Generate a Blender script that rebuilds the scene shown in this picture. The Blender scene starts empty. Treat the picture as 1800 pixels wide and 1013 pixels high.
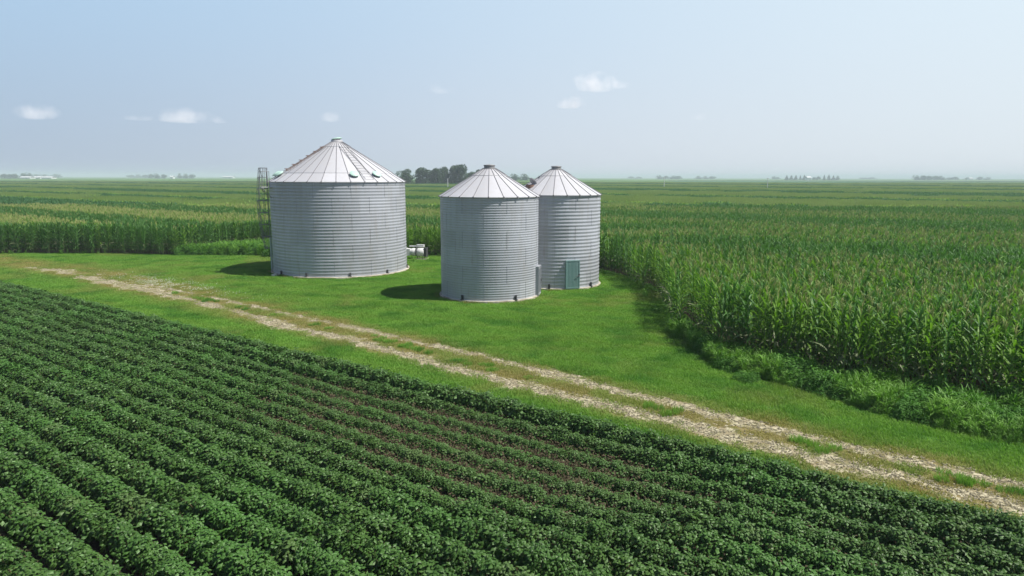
import bpy, math, random
import numpy as np
from mathutils import Vector, Matrix, noise
R = math.radians
sc = bpy.context.scene
COL = sc.collection
random.seed(7); RNG = np.random.default_rng(7)

# ---------------------------------------------------------------- camera
CAM_H = 6.8
F_PX = 1200.0
TH = math.atan((506.5 - 311.5) / F_PX)      # pitch below the horizon
RO = R(0.12)                                # slight roll
Rt = Vector((1, 0, 0)); Up = Vector((0, math.sin(TH), math.cos(TH))); Fw = Vector((0, math.cos(TH), -math.sin(TH)))
cR = Rt * math.cos(RO) + Up * math.sin(RO)
cU = Up * math.cos(RO) - Rt * math.sin(RO)
cam_d = bpy.data.cameras.new('camera'); cam = bpy.data.objects.new('camera', cam_d); COL.objects.link(cam)
cam_d.sensor_width = 36; cam_d.lens = 24.0; cam_d.clip_start = 0.1; cam_d.clip_end = 40000
m = Matrix(((cR.x, cU.x, -Fw.x, 0), (cR.y, cU.y, -Fw.y, 0), (cR.z, cU.z, -Fw.z, CAM_H), (0, 0, 0, 1)))
cam.matrix_world = m
sc.camera = cam

# ---------------------------------------------------------------- world, sun, exposure
SUN_AZ = R(-11.0)     # horizontal direction towards the sun, from +X (negative = towards the camera)
SUN_EL = R(57.0)
sdir = Vector((math.cos(SUN_AZ) * math.cos(SUN_EL), math.sin(SUN_AZ) * math.cos(SUN_EL), math.sin(SUN_EL)))
w = bpy.data.worlds.new("World"); sc.world = w; w.use_nodes = True
nt = w.node_tree; bg = nt.nodes['Background']
sky = nt.nodes.new('ShaderNodeTexSky'); sky.sky_type = 'NISHITA'; sky.sun_disc = False
sky.sun_elevation = SUN_EL
sky.sun_rotation = math.atan2(sdir.x, sdir.y)   # clockwise from +Y
sky.altitude = 300; sky.air_density = 1.0; sky.dust_density = 1.2; sky.ozone_density = 2.0
nt.links.new(sky.outputs[0], bg.inputs[0]); bg.inputs[1].default_value = 0.065
# summer haze whitening the lowest part of the sky, paler towards the sun's side
wn, wl = nt.nodes, nt.links
wtc = wn.new('ShaderNodeTexCoord'); wnm = wn.new('ShaderNodeVectorMath'); wnm.operation = 'NORMALIZE'; wl.new(wtc.outputs['Generated'], wnm.inputs[0])
wsx = wn.new('ShaderNodeSeparateXYZ'); wl.new(wnm.outputs[0], wsx.inputs[0])
wdt = wn.new('ShaderNodeVectorMath'); wdt.operation = 'DOT_PRODUCT'; wl.new(wnm.outputs[0], wdt.inputs[0]); wdt.inputs[1].default_value = (math.cos(SUN_AZ), math.sin(SUN_AZ), 0)
def wramp(cols):
    n = wn.new('ShaderNodeValToRGB'); e = n.color_ramp.elements; n.color_ramp.interpolation = 'B_SPLINE'
    while len(e) < len(cols): e.new(1)
    for q, (p_, c) in zip(e, cols): q.position = p_; q.color = (*[v * SKY_K for v in c], 1)
    m_ = wn.new('ShaderNodeMapRange'); m_.inputs[1].default_value = -1; m_.inputs[2].default_value = 1
    wl.new(wdt.outputs['Value'], m_.inputs[0]); wl.new(m_.outputs[0], n.inputs[0]); return n.outputs[0]
SKY_K = .73
r_top = wramp([(.0, (.34, .54, .76)), (.12, (.40, .59, .80)), (.38, (.55, .70, .86)), (.70, (.76, .88, .96)), (1, (.80, .92, .98))])
r_hor = wramp([(.0, (.34, .44, .57)), (.12, (.38, .48, .61)), (.38, (.64, .70, .79)), (.70, (.75, .82, .87)), (1, (.82, .88, .92))])
def wmr(a, b, c, d):
    m_ = wn.new('ShaderNodeMapRange'); wl.new(wsx.outputs['Z'], m_.inputs[0]); m_.interpolation_type = 'SMOOTHSTEP'
    for i, x in enumerate((a, b, c, d)): m_.inputs[i + 1].default_value = x
    return m_.outputs[0]
wmx = wn.new('ShaderNodeMix'); wmx.data_type = 'RGBA'; wl.new(wmr(-.02, .26, 0, 1), wmx.inputs[0]); wl.new(r_hor, wmx.inputs[6]); wl.new(r_top, wmx.inputs[7])
bg2 = wn.new('ShaderNodeBackground'); wl.new(wmx.outputs[2], bg2.inputs[0])
wms = wn.new('ShaderNodeMixShader'); wl.new(wmr(.24, .42, .95, 0), wms.inputs[0]); wl.new(bg.outputs[0], wms.inputs[1]); wl.new(bg2.outputs[0], wms.inputs[2])
wl.new(wms.outputs[0], wn['World Output'].inputs[0])
sun_d = bpy.data.lights.new('sun', 'SUN'); sun_d.energy = 5.0; sun_d.angle = R(0.55); sun_d.color = (1.0, 0.95, 0.88)
sun = bpy.data.objects.new('sun', sun_d); COL.objects.link(sun)
sun.rotation_euler = sdir.to_track_quat('Z', 'Y').to_euler(); sun.location = (60, -20, 80)
vs = sc.view_settings; vs.view_transform = 'Standard'; vs.look = 'None'; vs.gamma = 1; vs.exposure = 0.52
sc.cycles.max_bounces = 6; sc.cycles.diffuse_bounces = 3; sc.cycles.glossy_bounces = 2
sc.cycles.transmission_bounces = 4; sc.cycles.transparent_max_bounces = 8; sc.cycles.volume_bounces = 1
sc.cycles.use_denoising = True; sc.cycles.sample_clamp_indirect = 4.0
sc.cycles.volume_step_rate = 4.0

# ---------------------------------------------------------------- helpers
def ray(x, y):
    return (cR * ((x - 900) / F_PX) + cU * (-(y - 506.5) / F_PX) + Fw)
def at_z(x, y, z=0.0):
    d = ray(x, y); t = (z - CAM_H) / d.z
    return Vector((d.x * t, d.y * t, z))
def at_Y(x, y, Y):
    d = ray(x, y); t = Y / d.y
    return Vector((d.x * t, Y, CAM_H + d.z * t))
SA, CA = math.sin(R(54.5)), math.cos(R(54.5))
def uphi(X, Y): return SA * X - CA * Y, CA * X + SA * Y
def from_up(u, p): return SA * u + CA * p, -CA * u + SA * p
def inview(X, Y, mx=0.80, pad=1.5): return Y > 6 and abs(X) < mx * Y + pad
def nz(x, y, s, o=0.0): return noise.noise(Vector((x * s + o, y * s - o, o * 1.7)))
def sstep(a, b, x):
    t = min(1, max(0, (x - a) / (b - a))); return t * t * (3 - 2 * t)

def tag(o, label=None, cat=None, group=None, kind=None):
    if label: o['label'] = label
    if cat: o['category'] = cat
    if group: o['group'] = group
    if kind: o['kind'] = kind
    return o
def empty(name, loc, rz=0):
    o = bpy.data.objects.new(name, None); COL.objects.link(o); o.location = loc; o.rotation_euler = (0, 0, rz)
    o.empty_display_size = 0.3
    return o

class MB:
    def __init__(s): s.v = []; s.f = []; s.mi = []
    def face(s, pts, mi=0):
        n = len(s.v); s.v.extend(tuple(p) for p in pts); s.f.append(tuple(range(n, n + len(pts)))); s.mi.append(mi)
    def mesh(s, vs_, fs, mi=0):
        n = len(s.v); s.v.extend(tuple(p) for p in vs_)
        for f in fs: s.f.append(tuple(i + n for i in f)); s.mi.append(mi)
    def box(s, c, size, rz=0, mi=0, M=None):
        hx, hy, hz = size[0] / 2, size[1] / 2, size[2] / 2
        P = [Vector((x, y, z)) for x in (-hx, hx) for y in (-hy, hy) for z in (-hz, hz)]
        if M is None: M = Matrix.Rotation(rz, 3, 'Z')
        P = [M @ p + Vector(c) for p in P]
        s.mesh(P, [(0, 1, 3, 2), (4, 6, 7, 5), (0, 4, 5, 1), (2, 3, 7, 6), (0, 2, 6, 4), (1, 5, 7, 3)], mi)
    def tube(s, pts, r, n=6, mi=0, caps=True, r2=None):
        pts = [Vector(p) for p in pts]; rings = []
        N = len(pts)
        for i, p in enumerate(pts):
            d = (pts[min(i + 1, N - 1)] - pts[max(i - 1, 0)]).normalized()
            a = Vector((0, 0, 1)) if abs(d.z) < .9 else Vector((1, 0, 0))
            e1 = d.cross(a).normalized(); e2 = d.cross(e1)
            rr = r if r2 is None else r + (r2 - r) * i / max(1, N - 1)
            rings.append([p + (e1 * math.cos(2 * math.pi * k / n) + e2 * math.sin(2 * math.pi * k / n)) * rr for k in range(n)])
        V = [q for g in rings for q in g]; F = []
        for i in range(N - 1):
            for k in range(n):
                F.append((i * n + k, i * n + (k + 1) % n, (i + 1) * n + (k + 1) % n, (i + 1) * n + k))
        if caps: F.append(tuple(range(n))[::-1]); F.append(tuple((N - 1) * n + k for k in range(n)))
        s.mesh(V, F, mi)
    def lathe(s, prof, n=48, c=(0, 0, 0), mi=0, a0=0, a1=2 * math.pi, M=None):
        full = abs(a1 - a0 - 2 * math.pi) < 1e-6
        cols = n if full else n + 1
        V = []
        for k in range(cols):
            a = a0 + (a1 - a0) * k / n
            for r, z in prof:
                p = Vector((r * math.cos(a), r * math.sin(a), z))
                if M is not None: p = M @ p
                V.append(p + Vector(c))
        L = len(prof); F = []
        for k in range(n):
            k2 = (k + 1) % cols
            for i in range(L - 1): F.append((k * L + i, k2 * L + i, k2 * L + i + 1, k * L + i + 1))
        s.mesh(V, F, mi)
    def data(s, name, mats, smooth=False):
        me = bpy.data.meshes.new(name); me.from_pydata(s.v, [], s.f)
        for m_ in (mats if isinstance(mats, (list, tuple)) else [mats]): me.materials.append(m_)
        me.polygons.foreach_set('material_index', s.mi)
        if smooth: me.polygons.foreach_set('use_smooth', [True] * len(s.f))
        me.update(); return me
    def build(s, name, mats, parent=None, smooth=False, link=True):
        o = bpy.data.objects.new(name, s.data(name, mats, smooth))
        if link: COL.objects.link(o)
        if parent: o.parent = parent
        return o

# ---------------------------------------------------------------- materials
def mat(name):
    m_ = bpy.data.materials.new(name); m_.use_nodes = True
    return m_, m_.node_tree.nodes, m_.node_tree.links, m_.node_tree.nodes['Principled BSDF']
def N(nodes, t, **kw):
    n = nodes.new(t)
    for k, v in kw.items(): setattr(n, k, v)
    return n
def ramp(nodes, stops):
    n = nodes.new('ShaderNodeValToRGB'); e = n.color_ramp.elements
    while len(e) > len(stops): e.remove(e[-1])
    while len(e) < len(stops): e.new(1)
    for q, (p, c) in zip(e, stops): q.position = p; q.color = (*c, 1)
    return n
def mixc(nodes, links, fac, a, b, mode='MIX'):
    n = nodes.new('ShaderNodeMix'); n.data_type = 'RGBA'; n.blend_type = mode
    for sock, v in ((n.inputs[0], fac), (n.inputs[6], a), (n.inputs[7], b)):
        if isinstance(v, (int, float)): sock.default_value = v
        elif isinstance(v, tuple): sock.default_value = (*v, 1)
        else: links.new(v, sock)
    return n.outputs[2]
def noise_tex(nodes, links, scale, detail=3, vec=None, rough=.5):
    n = nodes.new('ShaderNodeTexNoise'); n.inputs['Scale'].default_value = scale
    n.inputs['Detail'].default_value = detail; n.inputs['Roughness'].default_value = rough
    if vec is not None: links.new(vec, n.inputs['Vector'])
    return n
def maprange(nodes, links, v, a, b, c=0, d=1):
    n = nodes.new('ShaderNodeMapRange'); links.new(v, n.inputs[0])
    for i, x in enumerate((a, b, c, d)): n.inputs[i + 1].default_value = x
    return n.outputs[0]

def leaf_mat(name, c1, c2, patch=None, patch_scale=.05, rough=.5, trans=.3, spec=.4, wear=None, glint=None):
    """leaf: per-leaf and per-plant variation from c1 to c2, optional world-space patches of another colour"""
    m_, n, l, p = mat(name)
    g = N(n, 'ShaderNodeNewGeometry'); oi = N(n, 'ShaderNodeObjectInfo')
    add = N(n, 'ShaderNodeMath', operation='MULTIPLY_ADD'); l.new(oi.outputs['Random'], add.inputs[0])
    add.inputs[1].default_value = .45; sc_ = N(n, 'ShaderNodeMath', operation='MULTIPLY')
    l.new(g.outputs['Random Per Island'], sc_.inputs[0]); sc_.inputs[1].default_value = .55
    l.new(sc_.outputs[0], add.inputs[2])
    col = mixc(n, l, add.outputs[0], c1, c2)
    if glint:
        hi = maprange(n, l, g.outputs['Random Per Island'], .93, .97)
        col = mixc(n, l, hi, col, glint)  # a few random leaves painted pale as sunlit highlights
    if patch:
        t = noise_tex(n, l, patch_scale, 3, g.outputs['Position'])
        col = mixc(n, l, maprange(n, l, t.outputs[0], .48, .66), col, patch)
    if wear:
        a = N(n, 'ShaderNodeAttribute', attribute_name='wear', attribute_type='INSTANCER')
        col = mixc(n, l, a.outputs['Fac'], col, wear)
    l.new(col, p.inputs['Base Color']); p.inputs['Roughness'].default_value = rough
    p.inputs['Specular IOR Level'].default_value = spec
    tr = N(n, 'ShaderNodeBsdfTranslucent')
    tc = mixc(n, l, 1.0, col, (1.0, 1.15, .5), 'MULTIPLY'); l.new(tc, tr.inputs[0])
    mx = N(n, 'ShaderNodeMixShader'); mx.inputs[0].default_value = trans
    l.new(p.outputs[0], mx.inputs[1]); l.new(tr.outputs[0], mx.inputs[2])
    l.new(mx.outputs[0], n['Material Output'].inputs[0])
    return m_

M_soy = leaf_mat('soy_leaf', (.034, .092, .016), (.076, .158, .028), patch=(.065, .165, .028), patch_scale=.30, rough=.5, trans=.25, spec=.34, glint=(.17, .29, .11), wear=(.085, .15, .04))
M_soystem = leaf_mat('soy_stem', (.05, .06, .02), (.09, .075, .035), trans=.0)
M_litter = leaf_mat('leaf_litter', (.045, .038, .023), (.115, .095, .056), trans=.1, rough=.8, spec=.1)
M_corn = leaf_mat('corn_leaf', (.100, .215, .024), (.190, .360, .048), rough=.5, trans=.45, spec=.25)
M_cornd = leaf_mat('corn_leaf_dark', (.048, .140, .026), (.090, .225, .044), rough=.5, trans=.38, spec=.28)
M_corndry = leaf_mat('corn_leaf_dry', (.07, .12, .03), (.30, .32, .20), rough=.6, trans=.2, spec=.3)
M_stalk = leaf_mat('corn_stalk', (.05, .11, .025), (.10, .14, .05), trans=0)
M_tassel = leaf_mat('corn_tassel', (.26, .31, .10), (.42, .43, .17), trans=.15, rough=.7, spec=.2)
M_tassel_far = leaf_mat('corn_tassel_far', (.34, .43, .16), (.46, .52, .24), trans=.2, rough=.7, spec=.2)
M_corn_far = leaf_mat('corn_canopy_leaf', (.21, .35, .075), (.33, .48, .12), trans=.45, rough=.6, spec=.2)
M_cornd_far = leaf_mat('corn_canopy_leaf_dark', (.032, .110, .038), (.065, .170, .055), trans=.4, rough=.6, spec=.2)
M_grass = leaf_mat('lawn_grass', (.130, .280, .042), (.200, .380, .065), patch=(.090, .235, .036), patch_scale=.5, rough=.7, trans=.4, spec=.12, wear=(.30, .27, .10))
M_weed = leaf_mat('weed_leaf', (.11, .25, .028), (.18, .37, .05), patch=(.10, .26, .03), patch_scale=.5, rough=.5, trans=.33, spec=.35)
M_weed2 = leaf_mat('weed_leaf_dark', (.055, .155, .022), (.10, .25, .04), rough=.55, trans=.35, spec=.2)
M_clover = leaf_mat('clover_flower', (.5, .55, .4), (.7, .72, .6), trans=.1)
M_crown = leaf_mat('tree_leaf', (.020, .055, .015), (.045, .095, .024), rough=.6, trans=.2, spec=.2)
M_crown2 = leaf_mat('conifer_leaf', (.012, .030, .018), (.022, .048, .024), rough=.6, trans=.1, spec=.2)

def bark():
    m_, n, l, p = mat('bark'); g = N(n, 'ShaderNodeNewGeometry')
    t = noise_tex(n, l, 6, 4, g.outputs['Position']); r_ = ramp(n, [(.3, (.05, .04, .03)), (.7, (.13, .10, .075))])
    l.new(t.outputs[0], r_.inputs[0]); l.new(r_.outputs[0], p.inputs['Base Color']); p.inputs['Roughness'].default_value = .9
    return m_
M_bark = bark()

def metal(name, base, metallic=.35, rough=.45, dirt=(.30, .29, .27), rust=None):
    m_, n, l, p = mat(name); g = N(n, 'ShaderNodeNewGeometry'); tc = N(n, 'ShaderNodeTexCoord')
    mp = N(n, 'ShaderNodeMapping'); l.new(tc.outputs['Object'], mp.inputs[0]); mp.inputs['Scale'].default_value = (3.0, 3.0, .35)
    t = noise_tex(n, l, 1.3, 5, mp.outputs[0], .6)
    a = N(n, 'ShaderNodeAttribute', attribute_name='tone')
    col = mixc(n, l, a.outputs['Fac'], tuple(c * .86 for c in base), tuple(min(1, c * 1.08) for c in base))
    col = mixc(n, l, maprange(n, l, t.outputs[0], .45, .75, 0, .45), col, dirt)
    if rust:
        t2 = noise_tex(n, l, 2.2, 5, mp.outputs[0], .65)
        col = mixc(n, l, maprange(n, l, t2.outputs[0], .60, .72, 0, .5), col, rust)
    l.new(col, p.inputs['Base Color']); p.inputs['Metallic'].default_value = metallic
    t3 = noise_tex(n, l, 9, 3, tc.outputs['Object'])
    l.new(maprange(n, l, t3.outputs[0], .3, .7, rough - .06, rough + .1), p.inputs['Roughness'])
    return m_
M_wall = metal('galvanised_wall', (.37, .39, .43), .16, .45, rust=(.25, .22, .20))
M_roof = metal('galvanised_roof', (.47, .475, .50), .1, .45, dirt=(.42, .41, .40))
M_rib = metal('galvanised_rib_shaded', (.22, .22, .235), .3, .5)  # same steel as the roof, darkened to paint in the ribs' shaded sides
M_cap = metal('dull_cap_steel', (.27, .27, .28), .2, .5)
M_seam = metal('sheet_joint', (.27, .285, .315), .2, .5)
M_dark = metal('dark_steel', (.07, .075, .085), .4, .5)
M_steel = metal('weathered_steel', (.20, .21, .23), .5, .5)
M_rusty = metal('rusty_steel', (.20, .12, .09), .2, .75, rust=(.25, .10, .05))
M_greencap = metal('pale_green_paint', (.44, .66, .56), 0, .5, dirt=(.50, .62, .56))
M_door = metal('teal_door_paint', (.15, .27, .26), 0, .5, dirt=(.27, .32, .33))
M_white = metal('white_paint', (.72, .73, .73), 0, .45, dirt=(.5, .5, .48))
M_hose = metal('pale_green_pipe', (.30, .42, .38), 0, .5)

def simple_noise(name, a, b, scale, rough=.9, bump=0, lo=.35, hi=.65, c=None, cscale=1.0):
    m_, n, l, p = mat(name); g = N(n, 'ShaderNodeNewGeometry')
    t = noise_tex(n, l, scale, 6, g.outputs['Position'], .62)
    col = mixc(n, l, maprange(n, l, t.outputs[0], lo, hi), a, b)
    if c:
        t2 = noise_tex(n, l, cscale, 4, g.outputs['Position'])
        col = mixc(n, l, maprange(n, l, t2.outputs[0], .45, .62), col, c)
    l.new(col, p.inputs['Base Color']); p.inputs['Roughness'].default_value = rough
    p.inputs['Specular IOR Level'].default_value = .2
    if bump:
        b_ = N(n, 'ShaderNodeBump'); b_.inputs['Strength'].default_value = bump; b_.inputs['Distance'].default_value = .03
        l.new(t.outputs[0], b_.inputs['Height']); l.new(b_.outputs[0], p.inputs['Normal'])
    return m_
M_concrete = simple_noise('concrete', (.36, .33, .27), (.52, .49, .42), 4, .85, .2, c=(.26, .23, .17), cscale=1.2)
M_soil = simple_noise('soil', (.028, .020, .014), (.075, .058, .038), 14, .95, .8, c=(.078, .060, .040), cscale=2.5)  # soil colour darkened to deepen the shadow in the gaps between rows
M_gravel = simple_noise('limestone_gravel', (.085, .073, .040), (.42, .385, .265), 10, .95, .8, lo=.40, hi=.54, c=(.24, .205, .125), cscale=3)
def lawn_ground():
    m_, n, l, p = mat('lawn_ground'); g = N(n, 'ShaderNodeNewGeometry')
    t = noise_tex(n, l, .35, 3, g.outputs['Position']); t2 = noise_tex(n, l, 12, 5, g.outputs['Position'], .65)
    col = mixc(n, l, maprange(n, l, t.outputs[0], .4, .65), (.085, .205, .030), (.115, .230, .040))
    col = mixc(n, l, maprange(n, l, t2.outputs[0], .35, .7), (.035, .095, .016), col)
    a = N(n, 'ShaderNodeAttribute', attribute_name='wear'); col = mixc(n, l, a.outputs['Fac'], col, (.20, .165, .075))
    l.new(col, p.inputs['Base Color']); p.inputs['Roughness'].default_value = .95; p.inputs['Specular IOR Level'].default_value = .1
    return m_
M_lawn = lawn_ground()
def canopy(name, a, b, c, stripe=6.1, ang=54.5):
    m_, n, l, p = mat(name); g = N(n, 'ShaderNodeNewGeometry')
    mp = N(n, 'ShaderNodeMapping'); l.new(g.outputs['Position'], mp.inputs[0]); mp.inputs['Rotation'].default_value = (0, 0, R(ang))
    wv = N(n, 'ShaderNodeTexWave', bands_direction='X'); wv.inputs['Scale'].default_value = .314 / stripe
    wv.inputs['Distortion'].default_value = .6; wv.inputs['Detail'].default_value = 2; l.new(mp.outputs[0], wv.inputs['Vector'])
    t = noise_tex(n, l, .006, 4, g.outputs['Position'])
    col = mixc(n, l, wv.outputs['Fac'], a, b); col = mixc(n, l, maprange(n, l, t.outputs[0], .45, .55), col, c)
    l.new(col, p.inputs['Base Color']); p.inputs['Roughness'].default_value = 1; p.inputs['Specular IOR Level'].default_value = .05
    return m_
M_far = canopy('far_crop', (.060, .140, .040), (.125, .205, .055), (.080, .160, .048))
M_farsoy = canopy('far_soy', (.040, .125, .045), (.050, .14, .048), (.055, .15, .05), 30)

# ---------------------------------------------------------------- scatter (only for uncountable ground cover and crops)
def scatter(name, protos, pts, rots, scls, idx, wear=None):
    me = bpy.data.meshes.new(name); me.vertices.add(len(pts))
    me.vertices.foreach_set('co', np.asarray(pts, dtype=np.float32).ravel())
    for nm, ty, val in (('rot', 'FLOAT_VECTOR', rots), ('scl', 'FLOAT_VECTOR', scls)):
        a = me.attributes.new(nm, ty, 'POINT'); a.data.foreach_set('vector', np.asarray(val, dtype=np.float32).ravel())
    a = me.attributes.new('idx', 'INT', 'POINT'); a.data.foreach_set('value', np.asarray(idx, dtype=np.int32))
    a = me.attributes.new('wear', 'FLOAT', 'POINT')
    a.data.foreach_set('value', np.asarray(wear if wear is not None else np.zeros(len(pts)), dtype=np.float32))
    o = bpy.data.objects.new(name, me); COL.objects.link(o)
    pc = bpy.data.collections.new(name + '_kinds')
    for i, pm in enumerate(protos):
        po = bpy.data.objects.new('%s_kind_%02d' % (name, i), pm); pc.objects.link(po)
    ng = bpy.data.node_groups.new(name, 'GeometryNodeTree')
    ng.interface.new_socket('Geometry', in_out='INPUT', socket_type='NodeSocketGeometry')
    ng.interface.new_socket('Geometry', in_out='OUTPUT', socket_type='NodeSocketGeometry')
    n = ng.nodes; l = ng.links
    gi = n.new('NodeGroupInput'); go = n.new('NodeGroupOutput')
    ip = n.new('GeometryNodeInstanceOnPoints'); ci = n.new('GeometryNodeCollectionInfo')
    ci.inputs['Collection'].default_value = pc; ci.inputs['Separate Children'].default_value = True
    ci.inputs['Reset Children'].default_value = True
    def na(nm, ty):
        q = n.new('GeometryNodeInputNamedAttribute'); q.data_type = ty; q.inputs['Name'].default_value = nm
        return [s_ for s_ in q.outputs if s_.name == 'Attribute' and s_.enabled][0]
    e2r = n.new('FunctionNodeEulerToRotation')
    l.new(na('rot', 'FLOAT_VECTOR'), e2r.inputs[0]); l.new(e2r.outputs[0], ip.inputs['Rotation'])
    l.new(na('scl', 'FLOAT_VECTOR'), ip.inputs['Scale']); l.new(na('idx', 'INT'), ip.inputs['Instance Index'])
    ip.inputs['Pick Instance'].default_value = True
    l.new(gi.outputs[0], ip.inputs['Points']); l.new(ci.outputs[0], ip.inputs['Instance']); l.new(ip.outputs[0], go.inputs[0])
    md = o.modifiers.new('scatter', 'NODES'); md.node_group = ng
    return o

# ---------------------------------------------------------------- the ground
def sheet(name, quads, z, material):
    b = MB(); b.mesh([(x, y, z) for x, y in quads], [tuple(range(len(quads)))]); o = b.build(name, material); return tag(o, kind='structure')
FAR = 7000
ground = sheet('ground', [(-FAR, -300), (FAR, -300), (FAR, FAR), (-FAR, FAR)], 0, M_soil)
tag(ground, 'dark brown soil under the crop rows')

# wheel tracks: (u, phi) tables read along the field edge
LO = [(-90, 19.0), (-62, 19.9), (-55.5, 20.8), (-50.8, 20.7), (-42.2, 20.3), (-36.3, 19.9), (-32.2, 19.7), (-26.5, 19.0), (-20.9, 18.8), (-16.6, 18.1), (-13.8, 17.9), (-10.9, 17.7), (-8.5, 17.7), (-6.7, 17.6), (-5, 17.3), (-1.7, 17.2), (.7, 17.1), (5, 17.0)]
UP = [(-90, 20.6), (-50, 21.8), (-40, 21.3), (-28.8, 20.75), (-24.5, 20.6), (-20.3, 20.3), (-17.9, 20.2), (-15.1, 20.0), (-12.5, 19.6), (-10.1, 19.3), (-7.6, 19.0), (-3.3, 18.5), (-1.2, 18.4), (.8, 18.3), (5, 18.2)]
def tab(t, u): return float(np.interp(u, [a for a, b in t], [b for a, b in t]))
def bareness(X, Y):
    """0..1: how bare the ground is under the wheel tracks"""
    u, p = uphi(X, Y)
    far = sstep(-30, -50, u); end = sstep(-63, -58, u)
    wl = .60 + .55 * far; wu = .42 + .1 * far
    n1 = nz(X, Y, .55, 3.1) * .45 + nz(X, Y, 2.1, 9.1) * .5 + nz(X, Y, 6.3, 5.1) * .55
    gap = .22 * nz(u, 0, .45, 7.7)
    a = 1 - abs(p - tab(LO, u)) / wl; b = (1 - abs(p - tab(UP, u)) / wu) - .55 * far - .12
    return max(a - .13 - far * .08, b) + n1 + gap - (1 - end) * 2
def wear(X, Y):
    u, p = uphi(X, Y)
    c = (tab(LO, u) + tab(UP, u)) / 2
    wv = 1 - sstep(.9, 2.0 + .8 * sstep(-20, -40, u), abs(p - c))
    n_ = nz(X, Y, .8, 1.3) * .6 + nz(X, Y, 3.0, 2.3) * .4
    v = wv * (.72 + n_ * .9) + (.25 if p > c + 1 else 0) * sstep(-26, -32, u) * sstep(-60, -50, u) * (1 - sstep(3, 7, p - c)) * (.5 + 2 * n_)
    v += .34 * sstep(.18, .6, nz(X, Y, .22, 21) + .5 * nz(X, Y, 1.1, 31)) + .10 * sstep(.2, .8, math.sin(p * 4.2 + 2 * nz(u, p, .08, 41)))
    d_ = math.hypot(X - 1.0, Y - 45); 
    for r0 in (17.0, 18.6): v += .22 * (1 - sstep(.10, .38, abs(d_ - r0))) * (1 if X > -9 and Y < 45 else 0) * (.6 + nz(X, Y, .7, 51))
    return max(0, min(1, v)) * sstep(-95, -85, u)

# edge of the maize field, left to right, in world metres
EDGE = [(-300, 60.5), (-60, 60.2), (-45, 59.9), (-35, 59.9), (-29.4, 58.6), (-27.9, 60.5), (-26.5, 63.5), (-24.0, 66), (-14, 63.5), (-9, 59.6), (-6, 58.6), (1.5, 55.0), (5.6, 50.6), (7.3, 46.2), (8.0, 41.2), (7.6, 35.6), (7.3, 30.8), (7.6, 27.4), (8.6, 24.6), (10.0, 22.9), (11.6, 21.3), (13.7, 19.7), (15.2, 18.4), (19.0, 15.2), (30, 6.5)]
poly = EDGE + [(3000, 6.5), (3000, 3000), (-3000, 3000), (-3000, 60.5)]
PX = np.array([p[0] for p in poly]); PY = np.array([p[1] for p in poly])
def in_corn(X, Y):
    X = np.atleast_1d(np.asarray(X, float)); Y = np.atleast_1d(np.asarray(Y, float)); r_ = np.zeros(X.shape, bool)
    j = len(PX) - 1
    for i in range(len(PX)):
        c = ((PY[i] > Y) != (PY[j] > Y))
        with np.errstate(divide='ignore', invalid='ignore'):
            xi = (PX[j] - PX[i]) * (Y - PY[i]) / (PY[j] - PY[i] + 1e-12) + PX[i]
        r_ ^= c & (X < xi); j = i
    return r_
def edge_dist(X, Y, ed=EDGE):
    best = np.full(np.shape(X), 1e9)
    for (x0, y0), (x1, y1) in zip(ed[:-1], ed[1:]):
        dx, dy = x1 - x0, y1 - y0; L = dx * dx + dy * dy
        t = np.clip(((X - x0) * dx + (Y - y0) * dy) / L, 0, 1)
        best = np.minimum(best, np.hypot(X - x0 - t * dx, Y - y0 - t * dy))
    return best

BIG = (-12.63, 50.2); FRONT = (-1.3, 39.4); REAR = (2.78, 43.7)
def in_bins(X, Y, pad=.1):
    return (np.hypot(X - BIG[0], Y - BIG[1]) < 4.9 + pad) | (np.hypot(X - FRONT[0], Y - FRONT[1]) < 2.95 + pad) | (np.hypot(X - REAR[0], Y - REAR[1]) < 2.95 + pad)

# lawn sheet
def build_lawn():
    cs = .3
    xs = np.arange(-72, 26, cs); ys = np.arange(6, 70, cs)
    b = MB(); vid = {}; V = []; F = []
    XX, YY = np.meshgrid(xs + cs / 2, ys + cs / 2, indexing='ij')
    U, P = uphi(XX, YY)
    ok = (P > 15.3) & (~in_corn(XX.ravel(), YY.ravel()).reshape(XX.shape) | (edge_dist(XX, YY) < 1.2)) & (np.abs(XX) < .85 * YY + 7)
    def vi(i, j):
        if (i, j) not in vid: vid[(i, j)] = len(V); V.append((xs[0] + i * cs, ys[0] + j * cs, .012))
        return vid[(i, j)]
    for i, j in zip(*np.nonzero(ok)): F.append((vi(i, j), vi(i + 1, j), vi(i + 1, j + 1), vi(i, j + 1)))
    b.mesh(V, F); o = b.build('lawn', M_lawn)
    a = o.data.attributes.new('wear', 'FLOAT', 'POINT'); a.data.foreach_set('value', [wear(v[0], v[1]) for v in V])
    tag(o, 'mown green lawn around the grain bins', kind='structure')
build_lawn()

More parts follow.
